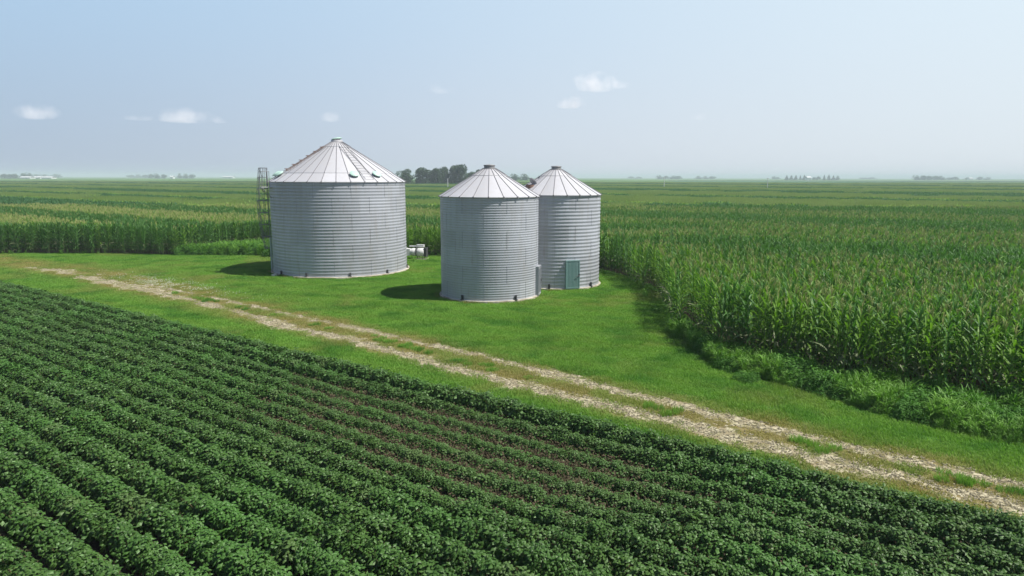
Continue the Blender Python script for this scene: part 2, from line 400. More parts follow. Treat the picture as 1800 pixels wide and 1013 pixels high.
def build_track():
    cs = .07; V = []; F = []; vid = {}
    def vi(i, j, u, p):
        if (i, j) not in vid:
            X, Y = from_up(u, p); vid[(i, j)] = len(V); V.append((X, Y, .020 + .012 * nz(X, Y, 9, 4)))
        return vid[(i, j)]
    nu = int(68 / cs)
    for i in range(nu):
        u = -63 + i * cs; X, Y = from_up(u, 18.5)
        lo = tab(LO, u) - 1.0; hi = max(tab(UP, u), tab(LO, u)) + .8
        j0 = int(lo / cs); j1 = int(hi / cs)
        for j in range(j0, j1):
            p = j * cs; X, Y = from_up(u + cs / 2, p + cs / 2)
            if abs(X) > .82 * Y + 2: continue
            if bareness(X, Y) > .20:
                F.append((vi(i, j, u, p), vi(i + 1, j, u + cs, p), vi(i + 1, j + 1, u + cs, p + cs), vi(i, j + 1, u, p + cs)))
    b = MB(); b.mesh(V, F); o = b.build('gravel_track', M_gravel)
    tag(o, 'two worn tracks of pale limestone gravel through the grass', kind='structure')
build_track()

def stones():
    pts, rots, scl, idx = [], [], [], []; pr = []
    rr = random.Random(2)
    for _ in range(4):
        b = MB(); V = []
        for z, n_, q in ((-.3, 5, .8), (.25, 5, 1.0), (.6, 4, .55)):
            for k in range(n_): a = 2 * math.pi * k / n_ + rr.uniform(-.3, .3); V.append((math.cos(a) * q * rr.uniform(.75, 1.2), math.sin(a) * q * rr.uniform(.75, 1.2), z * rr.uniform(.8, 1.2)))
        F = [(k, (k + 1) % 5, 5 + (k + 1) % 5, 5 + k) for k in range(5)] + [(5 + k, 5 + (k + 1) % 5, 10 + min(k, 3)) for k in range(5)] + [(10, 11, 12, 13)]
        b.mesh(V, F); pr.append(b.data('stone', [M_stone]))
    for i in range(15000):
        u = -62 + 66 * random.random() ** .55; p = (tab(LO, u) if random.random() < .58 else tab(UP, u)) + random.gauss(0, .30); X, Y = from_up(u, p)
        bn = bareness(X, Y)
        if bn < -.1 or abs(X) > .8 * Y + 1: continue
        q = random.choice((.010, .013, .016, .022, .032)) * (1 + .3 * random.random())
        pts.append((X, Y, .024)); rots.append((random.uniform(-.4, .4), random.uniform(-.4, .4), random.uniform(0, 6.28))); scl.append((q, q, q * .8)); idx.append(random.randrange(4))
    o = scatter('gravel_stones', pr, pts, rots, scl, idx); tag(o, 'loose pale limestone chips lying on the wheel tracks', 'gravel', kind='stuff'); print('stones', len(pts))
M_stone = leaf_mat('limestone_chip', (.15, .13, .08), (.42, .385, .28), trans=0, rough=.9, spec=.15)
stones()

# ---------------------------------------------------------------- plant prototypes
def leaf_strip(b, p0, az, el0, droop, L, W, seg, mi, fold=.25, rnd=random, twist=0):
    """an arching folded leaf: centre line and two edges"""
    pts = []; p = Vector(p0); el = el0
    d_az = Vector((math.cos(az), math.sin(az), 0)); side = Vector((-math.sin(az), math.cos(az), 0))
    prof = [.55, .95, 1.0, .85, .55, .05] if seg == 5 else ([.6, 1.0, .75, .05] if seg == 3 else [.7, 1, .05])
    rows = []
    for i in range(seg + 1):
        wv = W * prof[min(i, len(prof) - 1)] / 2
        nrm = Vector((-math.sin(el) * d_az.x, -math.sin(el) * d_az.y, math.cos(el)))
        s_ = (side * math.cos(twist * i / seg) + nrm * math.sin(twist * i / seg))
        rows.append((p - s_ * wv + nrm * wv * fold, p.copy(), p + s_ * wv + nrm * wv * fold))
        p = p + (d_az * math.cos(el) + Vector((0, 0, math.sin(el)))) * (L / seg); el -= droop / seg
    V = [q for r_ in rows for q in r_]; F = []
    for i in range(seg):
        a = i * 3; F += [(a, a + 1, a + 4, a + 3), (a + 1, a + 2, a + 5, a + 4)]
    b.mesh(V, F, mi)

def corn_parts(rnd, tassel=True, h=2.35, nleaf=15):
    st, fo, ta = MB(), MB(), MB()
    lean = Vector((rnd.uniform(-.05, .05), rnd.uniform(-.05, .05), 0))
    st.tube([(0, 0, 0), lean * .4 + Vector((0, 0, h * .5)), lean + Vector((0, 0, h))], .016, 5, 0, True, .007)
    az0 = rnd.uniform(0, 2 * math.pi)
    for i in range(nleaf):
        t = (i + .6) / nleaf; z = .18 + (h - .25) * t
        az = az0 + math.pi * (i % 2) + rnd.uniform(-.5, .5)
        L = (.50 + .34 * math.sin(math.pi * min(1, t * 1.05))) * rnd.uniform(.85, 1.15)
        el = R(56 + 20 * t) + rnd.uniform(-.22, .16); dr = R(125 - 66 * t) * rnd.uniform(.7, 1.2)
        mi = 1 if (t < .35 and rnd.random() < .22) else 0
        leaf_strip(fo, lean * t + Vector((0, 0, z)), az, el, dr, L, .072, 5, mi, .35, rnd, rnd.uniform(-.8, .8))
    if tassel:
        top = lean + Vector((0, 0, h))
        for k in range(7):
            a = rnd.uniform(0, 6.28); s_ = 0 if k == 0 else rnd.uniform(.3, .55)
            L = .36 if k == 0 else rnd.uniform(.2, .28)
            z0 = top + Vector((0, 0, .02 + .03 * k * (k > 0)))
            ta.tube([z0, z0 + Vector((math.cos(a) * s_ * L * .5, math.sin(a) * s_ * L * .5, L * .6)), z0 + Vector((math.cos(a) * s_ * L, math.sin(a) * s_ * L, L * (1 if k == 0 else .8)))], .0085, 3, 0, False, .005)
    else:
        for k in range(3):
            leaf_strip(fo, lean + Vector((0, 0, h - .12)), rnd.uniform(0, 6.28), R(80), R(40), .5, .06, 3, 0, .4)
    return st, fo, ta
def join(parts):   # [(MB, slot offset)]
    b = MB()
    for q, off in parts:
        n = len(b.v); b.v += q.v; b.f += [tuple(i + n for i in f) for f in q.f]; b.mi += [i + off for i in q.mi]
    return b
rc = random.Random(11)
CORN_T = [corn_parts(rc, True, rc.uniform(2.2, 2.4)) for _ in range(6)]
CORN_G = [corn_parts(rc, False, rc.uniform(2.25, 2.4)) for _ in range(4)]
def corn_mesh(c, name, leafm): return join([(c[0], 0), (c[1], 1), (c[2], 3)]).data(name, [M_stalk, leafm, M_corndry, M_tassel])
corn_protos = [corn_mesh(c, 'corn_t%d' % i, M_corn) for i, c in enumerate(CORN_T)] + [corn_mesh(c, 'corn_g%d' % i, M_cornd) for i, c in enumerate(CORN_G)]

def band(X, Y):
    """True where the rows keep their tassels (the yellower stripes)"""
    u, p = uphi(X, Y)
    p = max(20.0, p + 1.4 * nz(u, p, .015, 2.2)); r_ = sstep(-32, -15, u)
    ql = math.log(p / 41.0) / math.log(1.5); qr = math.log(p * (1 + .0012 * max(0, u)) / 57.0) / math.log(1.52)
    q = (qr if p > 43 else (0.0 if p < 42 else .5)) * r_ + ql * (1 - r_)
    if p > 62: q = math.log(p / 62) / math.log(1.42) - .1 + .25 * nz(p, u * .08, .02, 3.3)
    q = q + .25
    return (q - math.floor(q)) , nz(X, Y, .02, 5.5)
def tasselled(X, Y, rnd):
    q, n_ = band(X, Y); edge = edge_dist(np.array(X), np.array(Y)) < 2.2
    u, p = uphi(X, Y)
    if u < -45 and edge: return rnd.random() < .12
    pr = .95 if q < .5 else .06
    if X > 0: pr = pr * .60 + .03
    return rnd.random() < pr

# maize rows: straight rows along the field, and headland rows that follow the curved edge by the bins
NEAR = 105
HEAD = [(6.0, 52.8), (7.5, 50.2), (8.6, 46.5), (8.7, 41.2), (8.0, 35.6), (7.35, 30.8), (7.1, 28.3), (7.0, 26.3)]
def corn_points():
    P = []
    rows = 8
    # headland rows
    pts = np.array(HEAD); nrm = []
    for i in range(len(pts)):
        d = pts[min(i + 1, len(pts) - 1)] - pts[max(i - 1, 0)]; d = d / np.hypot(*d); nrm.append((-d[1], d[0]))
    nrm = np.array(nrm)
    for k in range(-2, rows):
        q = pts + nrm * (.25 + k * .92)
        seg = np.hypot(*np.diff(q, axis=0).T); s_ = np.concatenate([[0], np.cumsum(seg)])
        for t in np.arange(0, s_[-1], .19):
            P.append((np.interp(t, s_, q[:, 0]), np.interp(t, s_, q[:, 1])))
    H = np.array(P); H = H[in_corn(H[:, 0], H[:, 1])]
    # straight rows
    S = []
    for k in range(int(20 / .76), int(180 / .76)):
        p = k * .76
        us = np.arange(-150, 80, .20)
        X, Y = from_up(us, p); S.append(np.stack([X, Y], 1))
    S = np.concatenate(S)
    S = S[(S[:, 1] < NEAR) & (np.abs(S[:, 0]) < .80 * S[:, 1] + 2.5)]
    S = S[in_corn(S[:, 0], S[:, 1])]
    hz = (edge_dist(S[:, 0], S[:, 1], HEAD[1:-1]) < .25 + rows * .92) & (S[:, 1] > 26.4) & (S[:, 1] < 51)
    S = S[~hz]
    A = np.concatenate([H, S]); A += RNG.normal(0, .03, A.shape)
    keep = RNG.random(len(A)) < .95
    A = A[keep]
    return A[~in_bins(A[:, 0], A[:, 1], .4)]
CP = corn_points()
d2 = np.hypot(CP[:, 0], CP[:, 1])
vis = (np.abs(CP[:, 0]) < .735 * CP[:, 1]) & (CP[:, 0] > 5)
order = np.argsort(np.where(vis, d2, 1e9))[:300]
solo = np.zeros(len(CP), bool); solo[order] = True
def corn_field():
    pts, rots, scl, idx = [], [], [], []
    for (X, Y) in CP[~solo]:
        t = tasselled(X, Y, random); s_ = (1.0 + .07 * nz(X, Y, .3, 8)) * random.uniform(.93, 1.07) * 1.0
        pts.append((X, Y, 0)); rots.append((random.uniform(-.06, .06), random.uniform(-.06, .06), random.uniform(0, 6.28)))
        hd = .84 if (4 < X < 16 and 26 < Y < 50 and edge_dist(np.array(X), np.array(Y), HEAD) < 6) else 1
        scl.append((s_ * hd, s_ * hd, s_)); idx.append(random.randrange(6) if t else 6 + random.randrange(4))
    o = scatter('corn_field', corn_protos, pts, rots, scl, idx)
    tag(o, 'tall green maize crop with yellow tassels filling the land behind the bins', 'corn field', kind='stuff')
    print('corn instances', len(pts))
corn_field()
def solo_corn():
    T = []
    for c in CORN_T: T.append((c[0].data('stalk', M_stalk), c[1].data('foliage', [M_corn, M_corndry]), c[2].data('tassel', M_tassel)))
    for c in CORN_G: T.append((c[0].data('stalk', M_stalk), c[1].data('foliage', [M_cornd, M_corndry]), None))
    for (X, Y) in CP[solo]:
        k = random.randrange(6) if tasselled(X, Y, random) else 6 + random.randrange(4)
        s_ = random.uniform(.95, 1.1) * 1.03
        e = empty('corn_plant', (X, Y, 0), random.uniform(0, 6.28)); e.scale = (s_, s_, s_)
        tag(e, 'green corn plant in the first rows of the field behind the weed strip at right', 'corn plant', 'corn plants along the near edge of the field at right')
        for nm, d_ in zip(('stalk', 'foliage', 'tassel'), T[k]):
            if d_ is None: continue
            o = bpy.data.objects.new(nm, d_); COL.objects.link(o); o.parent = e
solo_corn()

# farther maize as square blocks of coarser plants
def corn_block(rnd, tas, size=6.1):
    b = MB(); nr = 8
    for r_ in range(nr):
        y = (r_ + .5) * size / nr - size / 2
        x = -size / 2
        while x < size / 2:
            h = rnd.uniform(2.25, 2.55); px, py = x + rnd.uniform(-.05, .05), y + rnd.uniform(-.08, .08)
            for k in range(5):
                leaf_strip(b, (px, py, h - .25 - k * .3), rnd.uniform(0, 6.28), R(rnd.uniform(25, 72)), R(rnd.uniform(30, 90)), rnd.uniform(.45, .75), .12, 2, 0, .3)
            if tas:
                for k in range(5):
                    a = rnd.uniform(0, 6.28)
                    b.face([(px - .02, py, h - .05), (px + .02, py, h - .05), (px + math.cos(a) * .12 + .015, py + math.sin(a) * .12, h + .3), (px + math.cos(a) * .12 - .015, py + math.sin(a) * .12, h + .3)], 1)
            x += rnd.uniform(.22, .36)
    return b.data('block', [M_corn_far if tas else M_cornd_far, M_tassel_far])
FARD = 620
def corn_blocks():
    pr = [corn_block(rc, True) for _ in range(3)] + [corn_block(rc, False) for _ in range(3)]
    pts, rots, scl, idx = [], [], [], []
    s_ = 6.1
    for j in range(int(40 / s_), int(900 / s_)):
        for i in range(int(-900 / s_), int(500 / s_)):
            p = 29.4 + (j + .25 + .5) * s_ - s_ / 2 - s_ * 3; u = (i + .5 * (j % 2)) * s_
            X, Y = from_up(u, p)
            if Y < NEAR + 2 or Y > FARD or abs(X) > .78 * Y + 6: continue
            q, n_ = band(X, Y)
            t = q < .5
            if random.random() < .04: t = not t
            pts.append((X, Y, 0)); rots.append((0, 0, R(-35.5) + (math.pi if random.random() < .5 else 0)))
            k = 1.02 * random.uniform(.96, 1.04); scl.append((1, 1, k)); idx.append(random.randrange(3) + (0 if t else 3))
    o = scatter('far_corn_field', pr, pts, rots, scl, idx)
    tag(o, 'striped maize field running far back towards the horizon', 'corn field', kind='stuff')
    print('blocks', len(pts))
corn_blocks()
# land beyond: flat crops seen from their tops
def far_sheet(name, pts, z, material, label):
    b = MB(); n = len(pts)
    V = [(x, y, z) for x, y in pts] + [(x, y, 0) for x, y in pts]
    b.mesh(V, [tuple(range(n))] + [(i, i + n, (i + 1) % n + n, (i + 1) % n) for i in range(n)])
    o = b.build(name, material); tag(o, label, kind='structure')
far_sheet('field', [(-900, FARD), (150, FARD), (250, 1150), (-1300, 1150)], 2.45, M_far, 'distant maize beyond the near field, left')
far_sheet('field', [(150, FARD - 30), (650, FARD - 60), (1000, 980), (250, 1150)], 1.0, M_farsoy, 'dark smooth green soybean field beyond the maize, right')
far_sheet('field', [(-4000, 1170), (4200, 1170), (6500, 6500), (-6500, 6500)], 1.6, M_far, 'hazy crop land reaching the horizon')

# ---------------------------------------------------------------- soybeans
def leaflet(b, p, d, nrm, L, W, mi=0):
    s_ = d.cross(nrm).normalized(); a = p + d * L * .45
    q1 = a + s_ * W * .5 - nrm * W * .12; q2 = a - s_ * W * .5 - nrm * W * .12
    t = p + d * L - nrm * L * .12; c = p + d * L * .5 + nrm * .004
    b.mesh([p, q1, t, q2, c], [(0, 1, 4), (1, 2, 4), (2, 3, 4), (3, 0, 4)], mi)
def soy_bush(rnd, n=88, rad=.255, h=.60, big=1.0):
    b = MB()
    for i in range(n):
        # a point in the dome-shaped canopy, more of them near the outside
        a = rnd.uniform(0, 6.28); t = rnd.random() ** .5; el = math.acos(rnd.uniform(0.0, 1))
        rr = rnd.uniform(.72, 1.05)
        o_ = Vector((math.cos(a) * math.sin(el) * rad * rr, math.sin(a) * math.sin(el) * rad * rr, .14 + (h - .14) * math.cos(el) * rr))
        nrm = (Vector((math.cos(a) * math.sin(el), math.sin(a) * math.sin(el), math.cos(el) + .55)) + Vector((rnd.gauss(0, .38), rnd.gauss(0, .38), rnd.gauss(0, .2)))).normalized()
        az = rnd.uniform(0, 6.28); d0 = Vector((math.cos(az), math.sin(az), 0)); d0 = (d0 - nrm * d0.dot(nrm)).normalized()
        s_ = nrm.cross(d0); L = rnd.uniform(.062, .098) * big
        for k, an in enumerate((0, 1.9, -1.9)):
            d = d0 * math.cos(an) + s_ * math.sin(an); nn = (nrm + Vector((rnd.gauss(0, .25), rnd.gauss(0, .25), 0))).normalized()
            d = (d - nn * d.dot(nn)).normalized()
            leaflet(b, o_ + d * .012, d, nn, L * rnd.uniform(.85, 1.1), L * .72)
    for i in range(5):
        a = rnd.uniform(0, 6.28); b.tube([(0, 0, 0), (math.cos(a) * .1, math.sin(a) * .1, h * .45), (math.cos(a) * .2, math.sin(a) * .2, h * .8)], .007, 3, 1, False)
    return b.data('soy', [M_soy, M_soystem])
rs = random.Random(5)
soy_protos = [soy_bush(rs) for _ in range(4)] + [soy_bush(rs, 60, .26, .60, 1.32) for _ in range(3)]
def litter_clump(rnd):
    b = MB()
    for i in range(46):
        x, y = rnd.gauss(0, .13), rnd.gauss(0, .13); a = rnd.uniform(0, 6.28); L = rnd.uniform(.06, .22); el = rnd.uniform(.1, 1.3)
        p = Vector((x, y, 0)); t = p + Vector((math.cos(a) * math.cos(el), math.sin(a) * math.cos(el), math.sin(el))) * L; s_ = Vector((-math.sin(a), math.cos(a), 0)) * .006
        b.mesh([p - s_, p + s_, t + s_, t - s_], [(0, 1, 2, 3)], 0)
    for i in range(16):
        a = rnd.uniform(0, 6.28); nn = Vector((rnd.gauss(0, .4), rnd.gauss(0, .4), 1)).normalized(); d = nn.cross(Vector((math.cos(a), math.sin(a), .2))).normalized()
        leaflet(b, Vector((rnd.gauss(0, .13), rnd.gauss(0, .13), rnd.uniform(.05, .2))), d, nn, .07, .05, 1 if rnd.random() < .4 else 0)
    return b.data('litter', [M_litter, M_soy])
litter = [litter_clump(rs) for _ in range(2)]
def soy_field():
    pts, rots, scl, idx, we = [], [], [], [], []
    c0 = at_z(850, 770)
    for k in range(24):
        p = 15.15 - k * .76
        for u in np.arange(-75, 8, .155):
            X, Y = from_up(u, p)
            if not inview(X, Y, .80, 1.2) or Y < 8.5: continue
            X += random.gauss(0, .035); Y += random.gauss(0, .035)
            # weak patch in the middle of the field: lower plants, bare soil showing
            dx = (X - c0.x) * SA - (Y - c0.y) * CA; dp = (X - c0.x) * CA + (Y - c0.y) * SA
            weak = max(0, 1 - math.hypot((dx + .5) / 13, (dp + .3) / 4.6)) * 1.5 + .35 * nz(X, Y, .35, 6.1) + .15 * nz(X, Y, 1.1, 3.1)
            if k == 0: weak -= 1.0
            if k == 1: weak -= .35
            weak = max(0, min(1, weak))
            s_ = (1.0 - .42 * weak) * random.uniform(.93, 1.07) * (1 + .08 * nz(X, Y, 1.2, 4.4))
            
            pts.append((X, Y, -.02)); rots.append((random.gauss(0, .08), random.gauss(0, .08), random.uniform(0, 6.28)))
            scl.append((s_, s_, s_ * (1 - .18 * weak))); idx.append(random.randrange(7)); we.append(.25 * weak + (.8 if nz(X, Y, 1.3, 12.1) > .52 else 0))
            if weak > .25 and random.random() < weak * 1.6:      # dead stems and leaf litter between the weak rows
                for _ in range(2):
                    X2, Y2 = from_up(u + random.uniform(-.1, .1), p + random.uniform(.2, .56))
                    pts.append((X2, Y2, .0)); rots.append((0, 0, random.uniform(0, 6.28))); q = random.uniform(.6, 1.15); scl.append((q, q, q)); idx.append(7 + random.randrange(2)); we.append(0)
    o = scatter('soybean_field', soy_protos + litter, pts, rots, scl, idx, we)
    tag(o, 'dark green soybean rows filling the foreground below the track', 'soybean field', kind='stuff')
    print('soy', len(pts))
soy_field()

# ---------------------------------------------------------------- grass, weeds, clover
def grass_patch(rnd, n=260, size=.62, h0=.05, h1=.11):
    b = MB()
    for i in range(n):
        x, y = rnd.uniform(-size / 2, size / 2), rnd.uniform(-size / 2, size / 2)
        a = rnd.uniform(0, 6.28); L = rnd.uniform(h0, h1); l_ = rnd.uniform(.2, .9)
        w_ = rnd.uniform(.005, .010); dx, dy = math.cos(a), math.sin(a)
        p = Vector((x, y, 0)); s_ = Vector((-dy, dx, 0)) * w_
        q = p + Vector((dx * l_ * L * .4, dy * l_ * L * .4, L * .6)); t = p + Vector((dx * l_ * L, dy * l_ * L, L * .95))
        b.mesh([p - s_, p + s_, q + s_ * .8, q - s_ * .8, t], [(0, 1, 2, 3), (3, 2, 4)])
    return b.data('grass', [M_grass])
rg = random.Random(3)
grass_protos = [grass_patch(rg) for _ in range(5)] + [grass_patch(rg, 150, .5, .12, .24) for _ in range(2)]
def lawn_grass():
    pts, rots, scl, idx, we = [], [], [], [], []
    cs = .34
    xs = np.arange(-62, 20, cs); ys = np.arange(10, 68, cs)
    XX, YY = np.meshgrid(xs, ys, indexing='ij'); X = XX.ravel() + RNG.uniform(-.17, .17, XX.size); Y = YY.ravel() + RNG.uniform(-.17, .17, XX.size)
    U, P = uphi(X, Y)
    ok = (P > 15.35) & (np.abs(X) < .77 * Y + 4) & (~in_corn(X, Y) | (edge_dist(X, Y) < .4)) & ~in_bins(X, Y, .18)
    for x, y, u, p in zip(X[ok], Y[ok], U[ok], P[ok]):
        bn = bareness(x, y)
        s_ = random.uniform(.8, 1.25) * (1 + .5 * nz(x, y, .6, 4.1)); k = random.randrange(5)
        w_ = wear(x, y)
        if bn > .12:
            if random.random() < .52: continue
            s_ *= .45
        if w_ > .2: s_ *= 1 - .4 * w_
        if p < 15.9: s_ *= 1.35
        pts.append((x, y, .008)); rots.append((0, 0, random.uniform(0, 6.28))); scl.append((1, 1, s_) if bn < .12 else (.5, .5, s_)); idx.append(k); we.append(w_)
    # taller grass round the slabs and the foot of the maize
    for (cx, cy), r_ in ((BIG, 4.99), (FRONT, 2.98), (REAR, 2.98)):
        for i in range(int(r_ * 26)):
            a = random.uniform(0, 6.28); rr = r_ + random.uniform(-.03, .2)
            s_ = random.uniform(.25, .7) * (1.5 if (cx == BIG[0] and -2.3 < a - 6.28 < -1.8) else 1)
            pts.append((cx + rr * math.cos(a), cy + rr * math.sin(a), .008)); rots.append((0, 0, random.uniform(0, 6.28))); scl.append((.5, .5, s_)); idx.append(5 + random.randrange(2)); we.append(random.uniform(0, .8))
    # tufts between the wheel tracks
    for i in range(170):
        u = random.uniform(-45, 1); p = (tab(LO, u) + tab(UP, u)) / 2 + random.gauss(0, .15); x, y = from_up(u, p)
        if nz(u, 0, .5, 3.3) < .0: continue
        pts.append((x, y, .008)); rots.append((0, 0, random.uniform(0, 6.28))); scl.append((.6, .6, random.uniform(.5, 1))); idx.append(5 + random.randrange(2)); we.append(0)
    o = scatter('grass', grass_protos, pts, rots, scl, idx, we)
    tag(o, 'short green grass between the soybeans, the bins and the maize', 'grass', kind='stuff')
    print('grass', len(pts))
lawn_grass()
def weed_clump(rnd, n=46, rad=.22, h=.62, W=.028, m_=None, up=True):
    b = MB()
    for i in range(n):
        a = rnd.uniform(0, 6.28); rr = rad * rnd.random() ** .5; z = rnd.uniform(.0, h * .75)
        leaf_strip(b, (math.cos(a) * rr * .6, math.sin(a) * rr * .6, z), a + rnd.gauss(0, .9), R(rnd.uniform(35, 80)), R(rnd.uniform(60, 140)), rnd.uniform(.22, .40), W * rnd.uniform(.7, 1.4), 3, 0, .3)
    for i in range(6):
        a = rnd.uniform(0, 6.28); b.tube([(0, 0, 0), (math.cos(a) * .08, math.sin(a) * .08, h * .9)], .006, 3, 0, False)
    return b.data('weed', [m_])
def leafy_clump(rnd, n=90, rad=.26, h=.55):
    b = MB()
    for i in range(n):
        a = rnd.uniform(0, 6.28); el = math.acos(rnd.uniform(-.1, 1)); rr = rnd.uniform(.6, 1.05)
        p = Vector((math.cos(a) * math.sin(el) * rad * rr, math.sin(a) * math.sin(el) * rad * rr, .08 + h * max(0, math.cos(el)) * rr))
        nn = (Vector((math.cos(a) * .6, math.sin(a) * .6, .8)) + Vector((rnd.gauss(0, .4), rnd.gauss(0, .4), rnd.gauss(0, .3)))).normalized()
        d = nn.cross(Vector((rnd.uniform(-1, 1), rnd.uniform(-1, 1), rnd.uniform(-1, 1)))).normalized()
        leaflet(b, p, d, nn, rnd.uniform(.07, .13), rnd.uniform(.035, .06))
    return b.data('leafy', [M_weed2])
weed_protos = [weed_clump(rg, m_=M_weed) for _ in range(3)] + [weed_clump(rg, n=60, W=.016, h=.7, m_=M_weed) for _ in range(2)] + [leafy_clump(rg) for _ in range(3)]
def weeds():
    pts, rots, scl, idx = [], [], [], []
    near = [at_z(*q) for q in ((1208, 600), (1235, 642), (1300, 664), (1350, 672), (1420, 692), (1500, 716), (1560, 735), (1650, 757), (1740, 777), (1800, 787), (1900, 815), (2100, 880))]
    nx = [q.x for q in near]; ny = [q.y for q in near]
    for i in range(12000):
        X = random.uniform(7.0, 21.0); yn = np.interp(X, nx, ny) + .12 * nz(X, 0, 1.5, 2)
        Y = random.uniform(9, 30)
        if Y < yn: continue
        ed = float(edge_dist(np.array(X), np.array(Y))); inc = in_corn(X, Y)[0]
        if inc and ed > .35: continue
        if not inview(X, Y, .78, 6): continue
        dn = Y - yn; s_ = min(1, .35 + dn * .9) * random.uniform(.7, 1.2) * (1 + .35 * nz(X, Y, .9, 1))
        pts.append((X, Y, 0)); rots.append((random.gauss(0, .12), random.gauss(0, .12), random.uniform(0, 6.28))); scl.append((s_, s_, s_))
        idx.append(random.randrange(5) if nz(X, Y, .7, 8.8) > -.12 else 5 + random.randrange(3))
    n1 = len(pts)
    # weeds left of the big bin and along the foot of the maize
    for i in range(1500):
        X = random.uniform(-29.5, -18.6); Y = random.uniform(57.2, 65.5)
        y0 = 58.6 if X < -21 else 57.6
        lim = (X + 29) * .9 + 59.5
        if Y < y0 + .4 * nz(X, 0, .8, 1) or Y > lim: continue
        s_ = 1.55 * random.uniform(.8, 1.15) * sstep(0, 1.0, Y - y0 + .35)
        pts.append((X, Y, 0)); rots.append((0, 0, random.uniform(0, 6.28))); scl.append((s_, s_, s_)); idx.append(5 + random.randrange(3) if random.random() < .6 else random.randrange(5))
    for (x0, y0), (x1, y1) in zip(EDGE[:-1], EDGE[1:]):
        L = math.hypot(x1 - x0, y1 - y0)
        for i in range(int(min(L, 60) * 3)):
            t = random.random(); X = x0 + (x1 - x0) * t; Y = y0 + (y1 - y0) * t
            if not inview(X, Y, .78, 1) or nz(X, Y, .4, 3) < 0: continue
            s_ = random.uniform(.35, .8); pts.append((X + random.gauss(0, .15), Y + random.gauss(0, .15), 0)); rots.append((0, 0, random.uniform(0, 6.28))); scl.append((s_, s_, s_)); idx.append(random.randrange(8))
    # a low islet of weeds in the lawn
    c = at_z(1335, 668)
    for i in range(30):
        a = random.uniform(0, 6.28); r_ = .4 * random.random() ** .5
        pts.append((c.x + r_ * math.cos(a) - .5, c.y + r_ * math.sin(a) - .1, 0)); rots.append((0, 0, a)); scl.append((.5,) * 3); idx.append(5 + random.randrange(3))
    # some at the fan and at the left foot of the big bin
    for (cx, cy, sx, sy, n, s0) in ((-7.2, 54.9, .8, .4, 30, .45), (-16.3, 46.3, .8, .30, 26, .36)):
        for i in range(n):
            s_ = s0 * random.uniform(.6, 1.2); pts.append((cx + random.gauss(0, sx), cy + random.gauss(0, sy), 0)); rots.append((0, 0, random.uniform(0, 6.28))); scl.append((s_,) * 3); idx.append(random.randrange(8))
    P = np.array(pts); ok = ~in_bins(P[:, 0], P[:, 1], .05)
    f = lambda a: [q for q, k in zip(a, ok) if k]
    o = scatter('weeds', weed_protos, f(pts), f(rots), f(scl), f(idx))
    tag(o, 'rank bright green weeds along the foot of the maize', 'weeds', kind='stuff'); print('weeds', len(pts))
weeds()
def clover():
    b = MB()
    for i in range(1500):
        x = random.gauss(0, 3.6); y = random.gauss(0, .75)
        u = -43 + x; p = 22.2 + y
        X, Y = from_up(u, p)
        if nz(X, Y, 1.3, 2.2) < -.08: continue
        r_ = random.uniform(.012, .022); z = random.uniform(.07, .12)
        b.mesh([(X + r_, Y, z), (X, Y + r_, z), (X - r_, Y, z), (X, Y - r_, z), (X, Y, z + r_), (X, Y, z - r_)], [(0, 1, 4), (1, 2, 4), (2, 3, 4), (3, 0, 4), (1, 0, 5), (2, 1, 5), (3, 2, 5), (0, 3, 5)])
    o = b.build('clover_flowers', M_clover); tag(o, 'small white clover blossoms in the grass by the far end of the track', 'clover', kind='stuff')
clover()

# ---------------------------------------------------------------- grain bins
def facing(c):   # direction from the bin to the camera, as an angle
    return math.atan2(-c[1], -c[0])
def set_tone(o, tones):
    a = o.data.attributes.new('tone', 'FLOAT', 'FACE'); a.data.foreach_set('value', tones)

